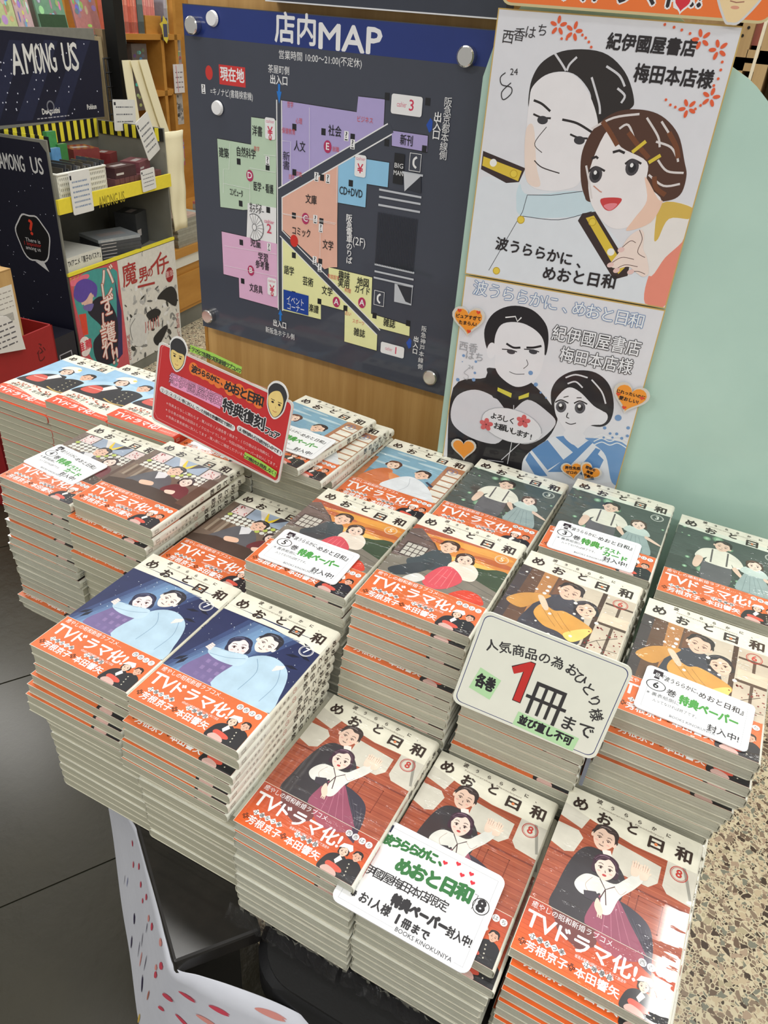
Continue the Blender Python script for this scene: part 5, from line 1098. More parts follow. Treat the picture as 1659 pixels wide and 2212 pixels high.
def cards():
    z = lambda k: TOPZ[k] - .0002
    # lying on the covers
    small_card((-.820, .585, z('4A')), .03-.11, .02, 4, 'illust', 'white card numbered four lying on the grey room-cover book at far left')
    small_card((-.4085, .5515, z('5A')+.001), .02, .02, 5, 'paper', 'white card numbered five lying on the sunset-cover book')
    small_card((-.1310, .7330, z('3B')+.0005), .03, .02, 3, 'illust', 'white card numbered three lying on the firefly-cover book')
    small_card((.0115, .5500, z('6B')+.001), -.03, .02, 6, 'paper', 'white card numbered six lying on the winter-cover book at right')
    small_card((-.5480, .7330, z('2A')+.0012), -.02, .02, 2, 'paper', 'white card under a rubber band on the askew seaside-cover book')
    # big card
    c = Card((-.1715, .3215, z('8B')+.001), (1, -.005, .0), (0, 1, .04), .1300, .0930, .008, (232, 232, 240)); p = c.p
    p.frame(6, 4.5, 124, 87, .25, (140, 142, 150)); p.rect(60, 2.5, 116, 7, (232, 232, 240)); p.rect(5, 81, 18, 89, (28, 34, 70)); p.rect(8, 74, 15, 83, (28, 34, 70))
    GD = (44, 110, 56)
    for i, ch in enumerate('波うららかに、'): p.text(ch, 19+i*8.7, 73+i*.9, 11, GD, bold=.75)
    for i, ch in enumerate('めおと日和'): p.text(ch, 44+i*14.2, 56+i*1.2, 15.5, GD, bold=1.0)
    p.line([(110, 66), (113, 66), (112, 52)], .5, CK); p.ring(118.5, 58, 7.6, .7, CK); p.text('8', 118.5, 58, 15, CK, bold=.8)
    for i, ch in enumerate('紀伊國屋梅田本店限定'): p.text(ch, 10+i*8.8, 38.5+i*.4, 10, CK, bold=.12)
    p.text('特典ペーパー', 74, 25.5, 11, CK, w=52, bold=.85); p.text('封入中!', 112, 24.5, 9.5, CK, w=22, bold=.3)
    p.text('※ お1人様', 33, 14, 10, CK, w=38, bold=.3); p.text('1', 60, 12.6, 11, CK, bold=.6); p.text('冊まで', 77, 12.2, 8.5, CK, w=25, bold=.35)
    p.text('BOOKS KINOKUNIYA', 88, 4.8, 5.2, (60, 62, 70), w=52)
    for x, y in ((75, 79), (86, 84), (100, 81), (93, 76), (104, 74)): p.heart(x, y, 2.5, (206, 40, 56))
    tag(c.mb.build('price_card', LAMI), 'large white card with green lettering and red hearts on the train-cover books', 'card')
    # rubber bands
    for nm, x0, x1, y, zt, lab in (('rubber_band', -.4215, -.2850, .6150, TOPZ['5A'], 'thin yellow rubber band round the sunset-cover book with card five'),):
        pass
    # white limit sign
    C0 = Vector((-.074, .547, -.53))*.95 + Vector((0, 0, H0)); U = Vector((.986, .116, -.117)).normalized(); V = Vector((.073, .326, .943)); V = (V - U*V.dot(U)).normalized()
    w, h = .148*.95, .105*.95; O = C0 - U*w/2 - V*h/2
    stand = thing('limit_sign', O, 'white plastic-framed purchase limit sign with big red one and green slips', 'sign')
    c = Card(O, U, V, w, h, .0085, (228, 229, 214), th=.0022); p = c.p; s = w/.148
    p.T = lambda x, y: (x*s, y*s)
    SG = (228, 229, 214)
    q = rpoly(142, 99, 7); NB = (52, 58, 110)
    p.poly([(x+3, y+3) for x, y in q], NB); p.poly([(x*(140.6/142)+3.7, y*(97.6/99)+3.7) for x, y in q], SG)
    for i, ch in enumerate('人気商品の為、'): t = -1 + i*.29; p.text(ch, 19+i*12.6, 71+10*math.sin((i+.6)/7*1.9), 12, (52, 50, 50), rot=.42-i*.085, bold=.25)
    for i, (ch, x, y, r) in enumerate((('お', 97, 79.5, -.20), ('ひ', 107, 74.5, -.35), ('と', 117, 67.5, -.55), ('り', 126, 58.5, -.7), ('様', 132, 46, -1.0))): p.text(ch, x, y, 12.5, (52, 50, 50), rot=r, bold=.25)
    p.poly([(12, 22), (35, 18), (39, 42), (16, 47)], (182, 222, 170)); p.text('各巻', 25.5, 32.5, 15, CK, w=19, rot=.0, bold=.7)
    RD = (196, 44, 38); P1 = [(44, 60), (58, 72), (63, 72), (63, 28), (56, 28), (56, 60), (48, 54)]
    p.poly([(x+(.8 if x > 56 else -.8), y+(.9 if y > 50 else -.9)) for x, y in P1], (60, 30, 30)); p.poly(P1, RD)
    D = (50, 48, 48)
    for a, b, e, f in ((71, 52, 101, 56), (66, 36, 106, 39.5), (71, 20, 74.5, 56), (97.5, 18, 101, 56), (80.5, 21, 83.5, 54), (89, 21, 92, 54)): p.rect(a, b, e, f, D)
    p.text('まで', 122, 26, 16, D, w=30, bold=.3)
    p.poly([(64, 3), (126, 1), (127, 16.5), (65, 18.5)], (182, 222, 170)); p.text('並び直し不可', 95, 10, 10.5, CK, w=54, bold=.55, rot=-.02)
    c.mb.build('sign_plate', LAMI, stand)
    # clear clip foot reaching down between the stacks
    mb = MB(); xm = -.0095; mb.box((xm-.0018, .530, -.62+H0), (xm+.0018, .552, -.548+H0), K(120, 126, 138)); mb.box((xm-.006, .522, -.560+H0), (xm+.006, .532, -.548+H0), K(120, 126, 138)); mb.build('clip_foot', PLAIN, stand)
    # red standing sign
    k = .226/.21; C0 = Vector((-.535, .655, -.412))*k + Vector((0, .0, H0)); U = Vector((.993, -.086, -.086)).normalized(); V = Vector((.099, .16, .982)); V = (V-U*V.dot(U)).normalized()
    w, h = .226, .113; O = C0 - U*w/2 - V*h/2
    t = thing('fair_sign', O, 'red laminated handmade sign with two cut-out faces standing between the stacks', 'sign')
    c = Card(O, U, V, w, h, .007, (214, 214, 206), th=.0012); N = c.N; p = c.p
    p.rrect(3, 3, 223, 110, 6, (194, 40, 42))
    cN = (c.O + N*.0012).dot(N)
    def L(x, y):
        d = ray(320+x/4.366, 720+y/4.366); O0 = Vector((0, 0, H0)); tt = (cN - O0.dot(N))/d.dot(N); q = O0 + d*tt - c.O; return (q.dot(c.U)*1e3, q.dot(c.V)*1e3)
    PL = lambda *q: [L(x, y) for x, y in q]
    PKL = (230, 150, 150)
    for P in (PL((130, 130), (150, 110), (190, 110)), PL((130, 130), (60, 740), (90, 800), (400, 950), (800, 1160), (1200, 1390), (1240, 1380), (1370, 680), (1330, 650)), PL((390, 210), (800, 400), (1120, 520))): p.line(P, .5, PKL)
    # labels
    p.line(PL((395, 140), (600, 215), (880, 350)), 9.2, (158, 206, 82)); 
    for i, ch in enumerate('ドラマ化で話題の昭和新婚ラブコメ♡'): a, b = L(392+i*29.5, 142+i*13.4); p.text(ch, a, b, 6.6, CK, bold=.18)
    OR = (238, 122, 48)
    for x, y, r in ((430, 335, 8), (520, 385, 7), (600, 430, 7), (660, 465, 7), (770, 520, 9), (860, 545, 9), (960, 590, 9), (1040, 640, 9)): p.ell(*L(x, y), r, r*1.05, OR)
    p.line(PL((430, 345), (700, 470), (1050, 640)), 12, OR)
    for i, ch in enumerate('波うららかに、'): a, b = L(438+i*43, 345+i*20); p.text(ch, a, b, 10.5-(i > 0)*2, CK, bold=.5)
    for i, ch in enumerate('めおと日和'): a, b = L(758+i*72, 510+i*32); p.text(ch, a, b, 14.5, CK, bold=.6)
    PK = (238, 158, 196)
    p.line(PL((215, 430), (460, 540), (690, 650)), 18.5, PK)
    for i, ch in enumerate('紀伊國屋梅田'): a, b = L(240+i*85, 440+i*39); p.text(ch, a, b, 15.5, PK, out=CK, outw=.55)
    for i, ch in enumerate('特典復刻'): a, b = L(755+i*98, 700+i*50); p.text(ch, a, b, 18.5, CK, out=(232, 232, 232), outw=1.7, bold=.75)
    for i, ch in enumerate('フェア'): a, b = L(1125+i*45, 925+i*22); p.text(ch, a, b, 10.5, CK, out=(232, 232, 232), outw=1.3, bold=.5)
    WB = (228, 228, 226)
    p.line(PL((135, 530), (450, 690), (800, 890)), 8.6, WB); p.ell(*L(135, 530), 4.3, 4.3, WB); p.ell(*L(800, 890), 4.3, 4.3, WB)
    p.line(PL((865, 900), (1050, 1000), (1245, 1125)), 8.6, WB); p.ell(*L(865, 900), 4.3, 4.3, WB); p.ell(*L(1245, 1125), 4.3, 4.3, WB)
    for i, ch in enumerate('23456'): a, b = L(140+i*40, 540+i*20); p.ring(a, b, 3.3, .4, CK); p.text(ch, a, b, 4.6, CK, bold=.15)
    for i, ch in enumerate('巻に封入していた特典を数量限定で復刻!'): a, b = L(335+i*26, 640+i*13.8); p.text(ch, a, b, 5.4, CK, bold=.12)
    a, b = L(872, 910); p.ring(a, b, 3.4, .4, CK); p.text('8', a, b, 5, CK, bold=.2)
    for i, ch in enumerate('巻特典も引き続き封入中です!'): a, b = L(908+i*26.5, 928+i*15.5); p.text(ch, a, b, 5.4, CK, bold=.12)
    for (x, y, s) in ((185, 660, '※特典ありなしに関わらず、購入はお1人様各巻1冊まで。(①⑦巻は元々特典なし)'), (180, 720, '※⑤⑥巻の特典は前回はモノクロカードでしたが、今回は同柄のペーパーを封入してます。'), (185, 780, '※特典は裏表紙側に封入してます。購入前にご確認くださいませ。')):
        for i, ch in enumerate(s): a, b = L(x+i*26, y+i*13.2); p.text(ch, a, b, 4.6, (236, 190, 188))
    p.line(PL((915, 1145), (1060, 1225), (1215, 1330)), 9, (158, 206, 82))
    for i, ch in enumerate('この機会をお見逃しなく!!'): a, b = L(920+i*26, 1160+i*14.8); p.text(ch, a, b, 5.8, CK, bold=.2)
    # cut-out faces stuck on the sign
    def face(x, y, r, kind, up):
        a, b = L(x, y); M2 = lambda u, v: c.O + c.U*(a+u*r)*1e-3 + c.V*(b+v*r)*1e-3 + N*.0014
        P = spline([(-.8, .3), (-.72, -.4), (-.4, -.95), (0, -1.2), (.4, -.95), (.72, -.4), (.8, .3), (.86, .8), (.5, 1.3), (0, 1.45), (-.5, 1.3), (-.86, .8)], 3)
        mb = MB(); n = len(P); vs = [M2(u*1.06, v*1.06) for u, v in P] + [M2(u*1.06, v*1.06) + N*.0007 for u, v in P]
        tri = geometry.tessellate_polygon([[Vector((u, v, 0)) for u, v in P]]); mb.add(vs, [tuple(n+k for k in q) for q in tri] + [tuple(reversed(q)) for q in tri] + [(i, n+i, n+(i+1) % n, (i+1) % n) for i in range(n)], K(230, 230, 226))
        q = Pr(lambda u, v: M2(u, v) + N*.00075, N, step=5e-6, mb=mb); q.poly([(u*.95, v*.95) for u, v in P], (58, 58, 60))
        if kind == 'bob': q.poly([(-.7, .15), (-.62, -.4), (-.35, -.85), (0, -1.08), (.35, -.85), (.62, -.4), (.7, .15), (.5, .32), (0, .28), (-.5, .34)], (236, 206, 130), True)
        else: q.poly([(-.72, .2), (-.62, -.4), (-.35, -.85), (0, -1.1), (.35, -.85), (.55, -.4), (.6, .2), (.42, .62), (.1, .86), (-.4, .66)], (236, 206, 130), True)
        for sx in (-1, 1): q.ell(.3*sx, -.08, .12, .08, (54, 44, 40)); q.line([(.14*sx, .08), (.48*sx, .1)], .05, (44, 36, 34))
        q.line([(-.18, -.66), (0, -.72), (.18, -.66)], .04, (176, 84, 70), sm=True); q.line([(0, -.3), (.05, -.45)], .03, (150, 110, 80))
        mb.build('cutout_face', PRINT, t)['label'] = 'hand-drawn cut-out face with %s' % ('a round fringe' if kind == 'bob' else 'short side-parted hair')
    face(282, 215, 17.0, 'bob', 0); face(1212, 650, 17.5, 'man', 0)
    c.mb.build('sign_plate', LAMI, t)
    mb = MB(); B0 = c.O + c.U*.11 - N*.0006
    mb.box((B0.x-.02, B0.y-.001, TABLE+.0002), (B0.x+.02, B0.y+.0008, B0.z+.03), K(200, 204, 206)) if False else None
make_stacks()
cards()

def film_hems():
    """crumpled clear wrap squeezed out along the foot of the two film-wrapped front stacks"""
    r = random.Random(3)
    for nm, x0, x1, y, zz, lab in (('a', -.288, -.160, .333, TABLE, 'crumpled clear shrink wrap along the foot of the left train-cover stack'), ('b', -.156, -.026, .335, TABLE, 'crumpled clear shrink wrap along the foot of the carded train-cover stack')):
        mb = MB(); n = 34; R = 5; vs = []
        for i in range(n+1):
            x = x0 + (x1-x0)*i/n
            for j in range(R):
                t = j/(R-1); vs.append((x + r.uniform(-.001, .001), y - .0035 - .008*math.sin(t*2.4) - r.uniform(0, .004), zz + .014 - .020*t + r.uniform(-.0015, .0015)))
        fs = [(i*R+j, (i+1)*R+j, (i+1)*R+j+1, i*R+j+1) for i in range(n) for j in range(R-1)]
        mb.add(vs, fs); o = mb.build('shrink_wrap', CLEAR); tag(o, lab, 'plastic wrap')
        sol = o.modifiers.new('s', 'SOLIDIFY'); sol.thickness = .0003
film_hems()
# ---------------------------------------------------------------- left background: display stand, bookcases (frame L: s along, dd into the wall)
LN = Vector((-.993, -.114, 0)).normalized(); LD = Vector((-.114, .993, 0)).normalized(); LC = 2.142
def LP(s, dd, z): return LN*(LC+dd) + LD*s + Vector((0, 0, z))
def lpx(u, v, dd):
    p = onpl(u, v, LN, LC+dd); return (LD.dot(p - Vector((0, 0, p.z))), p.z)
def TL(p): return LP(p.x, p.y, p.z)
def lbox(mb, s0, s1, d0, d1, z0, z1, col=None): mb.box((s0, d0, z0), (s1, d1, z1), col, T=TL)
def lb(name, m, s0, s1, d0, d1, z0, z1, col=None, parent=None, bevel=0):
    mb = MB(); lbox(mb, s0, s1, d0, d1, z0, z1, col); return mb.build(name, m, parent, bevel=bevel)
def lpr(dd, mb=None): return Pr(lambda s, z: LP(s, dd, z), -LN, step=2e-5, start=2e-4, mb=mb)
S0, S1 = 2.335, 3.043
def stand():
    t = thing('display_rack', LP(2.7, .2, 0), 'grey cardboard display rack with space-print header and yellow-black striped rim', 'display rack')
    zt = H0-.480; zl = H0-.648; zs = H0-.700; zp = H0-.930
    lb('back_board', GREYCARD, S0, S1, .352, .362, 0, H0-.43, parent=t)
    lb('side_panel', GREYCARD, S1-.008, S1, 0, .352, 0, zt+.012, parent=t); sp = lb('side_panel', GREYCARD, S0, S0+.008, 0, .352, 0, zt+.03, parent=t)
    # left side panel print
    dn = LD; c = S0
    mb = MB(); p = Pr(lambda d, z: LP(S0, d, z), -LD, step=2e-5, start=3e-4, mb=mb)
    def q(u, v):
        w = onpl(u, v, LD, S0); return (LN.dot(w - Vector((0, 0, w.z))) - LC, w.z)
    p.poly([(.006, .02), (.345, .02), (.345, zt+.02), (.03, zt+.02), (.006, zt-.01)], (24, 24, 40)); r = random.Random(6); p.l += p.step
    for k in range(40): x = r.uniform(.02, .33); z = r.uniform(.3, zt); p.ell(x, z, .0015, .0018, (200, 204, 220), n=6, up=False)
    p.T = None
    def qtext(s, u, v, h, col, w=None, **k):
        a, b = q(u, v); p.T = lambda x, y: (2*a - x, y); p.text(s, a, b, h, col, w=w, **k); p.T = None
    qtext('AMONG', 25, 352, .075, (206, 206, 204), abs(q(52, 352)[0]-q(-1, 352)[0]), bold=.0008); qtext('US', 80, 360, .075, (206, 206, 204), abs(q(92, 360)[0]-q(67, 360)[0]), bold=.0008)
    a, b = q(72, 515)
    P = [(a+.075*math.cos(k*2*math.pi/40)*(1+.06*math.sin(5*k*2*math.pi/40)), b+.085*math.sin(k*2*math.pi/40)*(1+.06*math.cos(6*k*2*math.pi/40))) for k in range(40)]
    p.poly([(a+(x-a)*1.07, b+(y-b)*1.07) for x, y in P], (206, 206, 206)); p.poly(P, (18, 16, 20))
    p.poly([(a-.03, b-.08), (a-.05, b-.12), (a+.01, b-.088)], (206, 206, 206))
    qtext('?', 68, 493, .075, (216, 62, 40), bold=.002); qtext('There is', 71, 520, .020, (206, 206, 206), .07); qtext('1 Impostor', 71, 528, .020, (190, 50, 44), .08); qtext('among us', 72, 537, .020, (206, 206, 206), .07)
    a, b = q(0, 0)
    mb.build('side_print', PRINT, t)
    # lower closed front, shelves
    lb('front_board', GREYCARD, S0, S1, 0, .008, 0, zp, parent=t)
    lb('lower_shelf', GREYCARD, S0, S1, .008, .352, zp-.03, zp-.022, parent=t); lb('tray_floor', GREYCARD, S0+.008, S1-.008, .0, .352, zs-.004, zs+.004, parent=t)
    lb('inner_back', GREYCARD, S0+.008, S1-.008, .345, .352, zp, zs, parent=t)
    # yellow price strips
    mb = MB(); lbox(mb, S0-.002, S1+.002, -.012, -.002, zs+.000, zl, K(226, 208, 62)); p = lpr(-.012, mb)
    a, b = lpx(242, 432, -.012); p.text('AMONG US', a, b, .055, (150, 136, 40), w=.16, bold=.0006); mb.build('yellow_lip', PLAIN, t)
    lb('yellow_lip', PLAIN, S0, S1, -.006, .004, zp, zp+.012, K(226, 212, 60), parent=t)
    # striped rims
    def rim(a, b, z0, z1, n, nm='striped_rim'):
        mb = MB()
        for k in range(n):
            p0 = a + (b-a)*(k/n); p1 = a + (b-a)*((k+1)/n); d = (b-a).normalized(); nn = Vector((d.y, -d.x, 0))*.004
            vs = []
            for z in (z0, z1):
                for w in (p0, p1, p1+nn, p0+nn): vs.append(Vector((w.x, w.y, z)))
            mb.add(vs, [(0, 3, 2, 1), (4, 5, 6, 7), (0, 1, 5, 4), (1, 2, 6, 5), (2, 3, 7, 6), (3, 0, 4, 7)], K(226, 214, 60) if k % 2 else K(24, 24, 22))
        mb.build(nm, PLAIN, t)
    rim(LP(S0+.01, .345, 0), LP(S1-.01, .345, 0), H0-.535, H0-.462, 32); rim(LP(S1-.012, .33, 0), LP(S1-.012, 0, 0), H0-.520, H0-.470, 17); rim(LP(S0+.012, 0, 0), LP(S0+.012, .33, 0), H0-.49, H0-.44, 17)
    # header
    zh0, zh1 = H0-.462, H0-.150
    mb = MB(); lbox(mb, S0-.35, S1+.04, .340, .348, zh0, zh1+.02, K(122, 122, 114)); p = lpr(.340, mb); L = lambda u, v: lpx(u, v, .340)
    p.poly([L(-40, 60), L(212, 88), L(226, 252), L(-40, 275)], (28, 30, 48)); 
    for x0, x1 in ((20, 60), (95, 130), (165, 200)): p.poly([L(x0, 86), L(x0+30, 88), L(x1-60, 260), L(x1-95, 262)], (38, 42, 66))
    r = random.Random(12); p.l += p.step
    for k in range(46): a, b = L(r.uniform(0, 215), r.uniform(92, 250)); p.ell(a, b, .003, .003, (206, 210, 226), n=6, up=False)
    WT = (214, 214, 210)
    for ch, x, w in (('A', 36.5, 25), ('M', 64, 22), ('O', 83, 13), ('N', 98, 14), ('G', 113.5, 14), ('U', 144, 17), ('S', 161, 15)):
        a, b = L(x, 132 - (x-37)*.05); p.text(ch, a, b, .135, WT, w=abs(L(x+w/2, 130)[0]-L(x-w/2, 130)[0]), bold=.0014)
    a, b = L(110, 240); p.text('DeAgostini', a, b, .028, WT, w=.10, bold=.0008); p.ring(*L(109, 230), .022, .006, (120, 122, 130)); a, b = L(198, 231); p.text('Pokkun', a, b, .026, WT, w=.06, bold=.0008)
    scribble(p, L(80, 255)[0], L(80, 256)[1]-.006, L(150, 255)[0], L(80, 252)[1]-.004, 1, (170, 170, 176), .004)
    mb.build('header_board', PRINT, t)
    # two front posters on the lower board
    mb = MB(); Lp = lambda u, v: lpx(u, v, -.003); A0, A1, A2 = S0+.004, lpx(252, 562, -.003)[0], S1-.002; zb, zt2 = .05, zp-.004
    lbox(mb, A0, A1, -.004, 0, zb, zt2, K(196, 84, 92)); p = lpr(-.004, mb); p.clip = (A0, zb, A1, zt2); X = lambda u, v: lpx(540/1.0 and u, v, -.004)
    Q = lambda x, y: lpx(x/3.771, 380+y/3.771, -.004); PQ = lambda *z: [Q(x, y) for x, y in z]
    p.poly(PQ((600, 960), (640, 830), (760, 760), (930, 760), (960, 900), (960, 1540), (760, 1500), (700, 1340), (640, 1150)), (70, 150, 146), True)
    p.poly(PQ((560, 860), (700, 800), (720, 830), (600, 900)), (222, 110, 130), True); p.poly(PQ((640, 1130), (700, 1120), (720, 1290), (680, 1300)), (210, 70, 50)); p.poly(PQ((930, 820), (950, 1000), (960, 1500), (1000, 1450), (990, 1100)), (54, 44, 90))
    p.poly(PQ((740, 1040), (820, 980), (900, 1040), (960, 1200), (940, 1500), (800, 1520), (760, 1360), (830, 1240), (720, 1120)), (36, 34, 48), True); person(p, *Q(712, 1000), .040, .2, (216, 178, 164), (92, 72, 158), 'm', eyes=False); p.poly(PQ((680, 1060), (760, 1040), (740, 1100), (690, 1090)), (110, 100, 160), True)
    p.poly(PQ((600, 980), (620, 880), (680, 840), (740, 850), (790, 900), (780, 990), (740, 950), (700, 1010), (650, 1030)), (92, 72, 158), True)
    for i, ch in enumerate('バレずに護れ'): a, b = Q(872+i*3, 830+i*118-(i > 2)*0); p.text(ch, a, b, .088 if i != 4 else .098, (230, 214, 206), out=(176, 84, 70), outw=.004, bold=.001)
    p.text('!!', *Q(938, 1470), .09, (230, 214, 206), out=(176, 84, 70), outw=.004, bold=.001)
    p.ell(*Q(690, 1390), .036, .042, (232, 220, 216)); p.text('推薦', *Q(690, 1390), .042, (206, 50, 70), bold=.001); p.text('ジャンプ', *Q(585, 838), .02, (220, 206, 60))
    tag(mb.build('poster', PRINT), 'teal and pink poster with a purple-haired fighter on the rack front', 'poster')
    mb = MB(); lbox(mb, A1+.001, A2, -.004, 0, zb, zt2, K(212, 210, 202)); p = lpr(-.004, mb); r = random.Random(21); p.clip = (A1+.003, zb, A2-.002, zt2)
    p.l += p.step
    for k in range(150):
        a, b = Q(r.uniform(985, 1440), r.uniform(905, 1540)); g = r.choice((60, 90, 130, 160, 176, 188, 222, 226)); s = r.uniform(.006, .022)
        p.ell(a, b, s, s*r.uniform(.2, .6), (g, g, g-2), r.uniform(0, 3), 7, up=k % 6 == 0)
    for P in (((1280, 1000), (1330, 930), (1400, 900), (1440, 960), (1430, 1060), (1340, 1010)), ((1190, 1130), (1260, 1080), (1310, 1110), (1250, 1190)), ((1250, 1320), (1340, 1220), (1360, 1250), (1290, 1380))): p.poly(PQ(*P), (40, 40, 42), True)
    p.poly(PQ((1060, 1180), (1130, 1120), (1190, 1160), (1210, 1260), (1160, 1380), (1080, 1360)), (206, 206, 202), True); p.line(PQ((1100, 1160), (1060, 1240), (1080, 1340)), .003, (70, 70, 72), sm=True); p.line(PQ((1180, 1080), (1210, 1160), (1200, 1240)), .004, (60, 60, 62), sm=True)
    CR = (164, 54, 52)
    for ch, x, y, h in (('魔', 1055, 815, .098), ('男', 1165, 812, .066), ('の', 1222, 790, .045), ('イ', 1275, 735, .11), ('チ', 1335, 735, .088)): p.text(ch, *Q(x, y), h, CR, bold=.0012)
    p.line(PQ((1120, 905), (1260, 870)), .010, CR); p.ell(*Q(1380, 805), .030, .034, (150, 36, 40)); p.text('重版', *Q(1380, 800), .03, (230, 200, 196))
    for i, ch in enumerate('宇佐崎しろ'): p.text(ch, *Q(1445+i*3, 1140+i*42), .026, (180, 100, 96))
    for i, ch in enumerate('西修先生'): p.text(ch, *Q(1040+i*5, 1330+i*50), .030, (180, 96, 92))
    p.text('川川', *Q(1235, 1215), .055, (190, 110, 106), bold=.0004)
    tag(mb.build('poster', PRINT), 'black and white ink poster with dark red title on the rack front', 'poster')
    # ---- goods in the upper tray
    zf = zs+.0045
    b0 = thing('basket', LP(2.50, .09, zf), 'white perforated plastic basket full of small packets on the rack', 'basket')
    s0, s1, d0, d1, hb = 2.375, 2.645, .012, .150, .125
    for (a0, a1, e0, e1, slots) in ((s0, s1, d0, d0+.004, 'f'), (s0, s1, d1-.004, d1, 0), (s0, s0+.004, d0, d1, 0), (s1-.004, s1, d0, d1, 0)):
        mb = MB()
        if slots:
            # lattice front: rails and bars leaving real holes
            for k in range(7): lbox(mb, a0, a1, e0, e1, zf+k*.0185, zf+k*.0185+.008)
            for k in range(28): x = a0+(a1-a0)*k/27; lbox(mb, x-.0026, x+.0026, e0+.0005, e1-.0005, zf, zf+hb-.006)
            mb.build('slotted_front', WHITEPL, b0)
        else: lbox(mb, a0, a1, e0, e1, zf, zf+hb); mb.build('side_wall', WHITEPL, b0)
    mb = MB(); path = [LP(s, d, zf+hb) for s, d in ((s0, d0), (s1, d0), (s1, d1), (s0, d1))]; mb.tube(path, .005, 8, close=True); mb.build('rim', WHITEPL, b0)
    mb = MB(); lbox(mb, s0, s1, d0, d1, zf, zf+.003); mb.build('bottom', WHITEPL, b0)
    rr = random.Random(17)
    for k in range(16):
        s = s0+.016+k*.0155; mb = MB(); cc = rr.choice(((60, 62, 66), (90, 92, 96), (52, 54, 60), (120, 118, 112), (70, 66, 60)))
        lean = .03; T = lambda p, s=s: LP(s + (p.z)*.25 + p.x, d0+.012 + p.y, zf + .02 + p.z)
        mb.box((0, 0, 0), (.006, .105, .12+rr.uniform(-.008, .012)), K(*cc), T=T); tag(mb.build('packet', COVERF), '%s small sealed packet from the left in the white basket' % ('first' if k == 0 else ORD[k]), 'packet', 'packets in the white basket')
    # boxes of cards
    def carton(s, d, z, w, dp, h, col, lab, nm='box', rot=0, cat='box', grp=None):
        mb = MB(); c0 = LP(s, d, z); ux = LD*math.cos(rot) + LN*math.sin(rot); uy = LN*math.cos(rot) - LD*math.sin(rot)
        T = lambda p: c0 + ux*p.x + uy*p.y + Vector((0, 0, p.z)); mb.box((-w/2, -dp/2, 0), (w/2, dp/2, h), K(*col), T=T)
        q2 = Pr(lambda x, y: T(Vector((x, -dp/2, y))), -uy, step=2e-5, start=1e-4, mb=mb); q2.rect(w*.05-w/2, h*.3, -w*.1, h*.5, (196, 190, 186))
        q3 = Pr(lambda x, y: T(Vector((x, y, h))), (0, 0, 1), step=2e-5, start=1e-4, mb=mb); q3.rect(-w*.3, -dp*.2, w*.3, dp*.1, (170, 160, 158))
        return tag(mb.build(nm, COVER), lab, cat, grp)
    for k in range(10): carton(2.703+k*.0315, .055, zf, .029, .10, .068, (104, 66, 70), '%s small maroon card box from the left behind the yellow lip' % ('first' if k == 0 else ORD[k]), grp='maroon card boxes on the rack tray')
    carton(2.765, .050, zf+.0685, .135, .085, .040, (70, 44, 48), 'open maroon box with white lining in the middle of the tray'); carton(2.70, .18, zf, .10, .09, .115, (112, 74, 78), 'taller maroon box behind the open one')
    carton(2.92, .075, zf+.0685, .115, .085, .040, (118, 70, 76), 'white-edged maroon box on top at the right of the tray', rot=.25); carton(2.80, .26, zf, .12, .11, .15, (128, 56, 52), 'dark red packet box at the back of the tray', rot=-.3); carton(2.93, .25, zf, .08, .10, .12, (126, 52, 52), 'red foil packet at the back right of the tray', rot=.3)
    carton(2.655, .23, zf, .05, .03, .12, (196, 190, 182), 'white-labelled packet lying against the red packets', rot=.6)
    for k, (s, d, h, cc) in enumerate(((lpx(108, 300, .20)[0], .20, lpx(108, 283, .20)[1]-zf, (72, 150, 84)), (lpx(112, 300, .17)[0], .17, lpx(112, 320, .17)[1]-zf, (96, 150, 196)), (lpx(124, 300, .20)[0], .19, lpx(124, 310, .20)[1]-zf, (66, 132, 70)))): carton(s, d, zf, .05, .02, h, cc, ('tall green packet at the left back of the tray', 'blue and white packet at the left back of the tray', 'short green packet at the left back of the tray')[k], cat='packet', nm='packet')
    # price papers
    def paper(u, v, w, h, dd, label, rows, rot=0, name='price_paper', ink=(70, 72, 84), base=(214, 214, 210)):
        a, b = lpx(u, v, dd); c_, s_ = math.cos(rot), math.sin(rot); mb = MB()
        T = lambda x, y, z=0: LP(a + x*c_-y*s_, dd+z, b + x*s_+y*c_)
        P = rpoly(w, h, .006, 3); P = [(x-w/2, y-h/2) for x, y in P]
        vs = [T(x, y) for x, y in P] + [T(x, y, .0015) for x, y in P]; n = len(P)
        mb.add(vs, [tuple(range(n)), tuple(range(2*n-1, n-1, -1))] + [(i, n+i, n+(i+1) % n, (i+1) % n) for i in range(n)], K(*base))
        q = Pr(lambda x, y: T(x, y), -LN, step=2e-5, start=1e-4, mb=mb); q.rect(-w*.46, h*.32, -w*.38, h*.42, (30, 30, 40))
        q.l += q.step
        r2 = random.Random(int(u*7+v)); y = h*.26
        for k in range(rows):
            x = -w*.38
            while x < w*.36: L_ = r2.uniform(.02, .07)*w; q.rect(x, y-h*.018, x+L_, y+h*.022, ink, up=False); x += L_ + w*.025
            y -= h*.7/rows
        return tag(mb.build(name, PAPER), label, 'paper')
    paper(176, 415, .115, .150, -.018, 'white handwritten price paper taped over the basket and yellow lip', 6, 0, ink=(110, 130, 160))
    paper(321, 388, .095, .085, -.018, 'white handwritten paper in front of the maroon boxes', 4, .05)
    paper(270, 249, .150, .120, .20, 'white price paper above the striped rim, upper one', 3, -.06); paper(320, 295, .095, .165, .02, 'white price paper hanging askew over the right side of the tray', 5, .42)
    # lower shelf goods
    rr = random.Random(4); z = zp-.022
    mbk = None
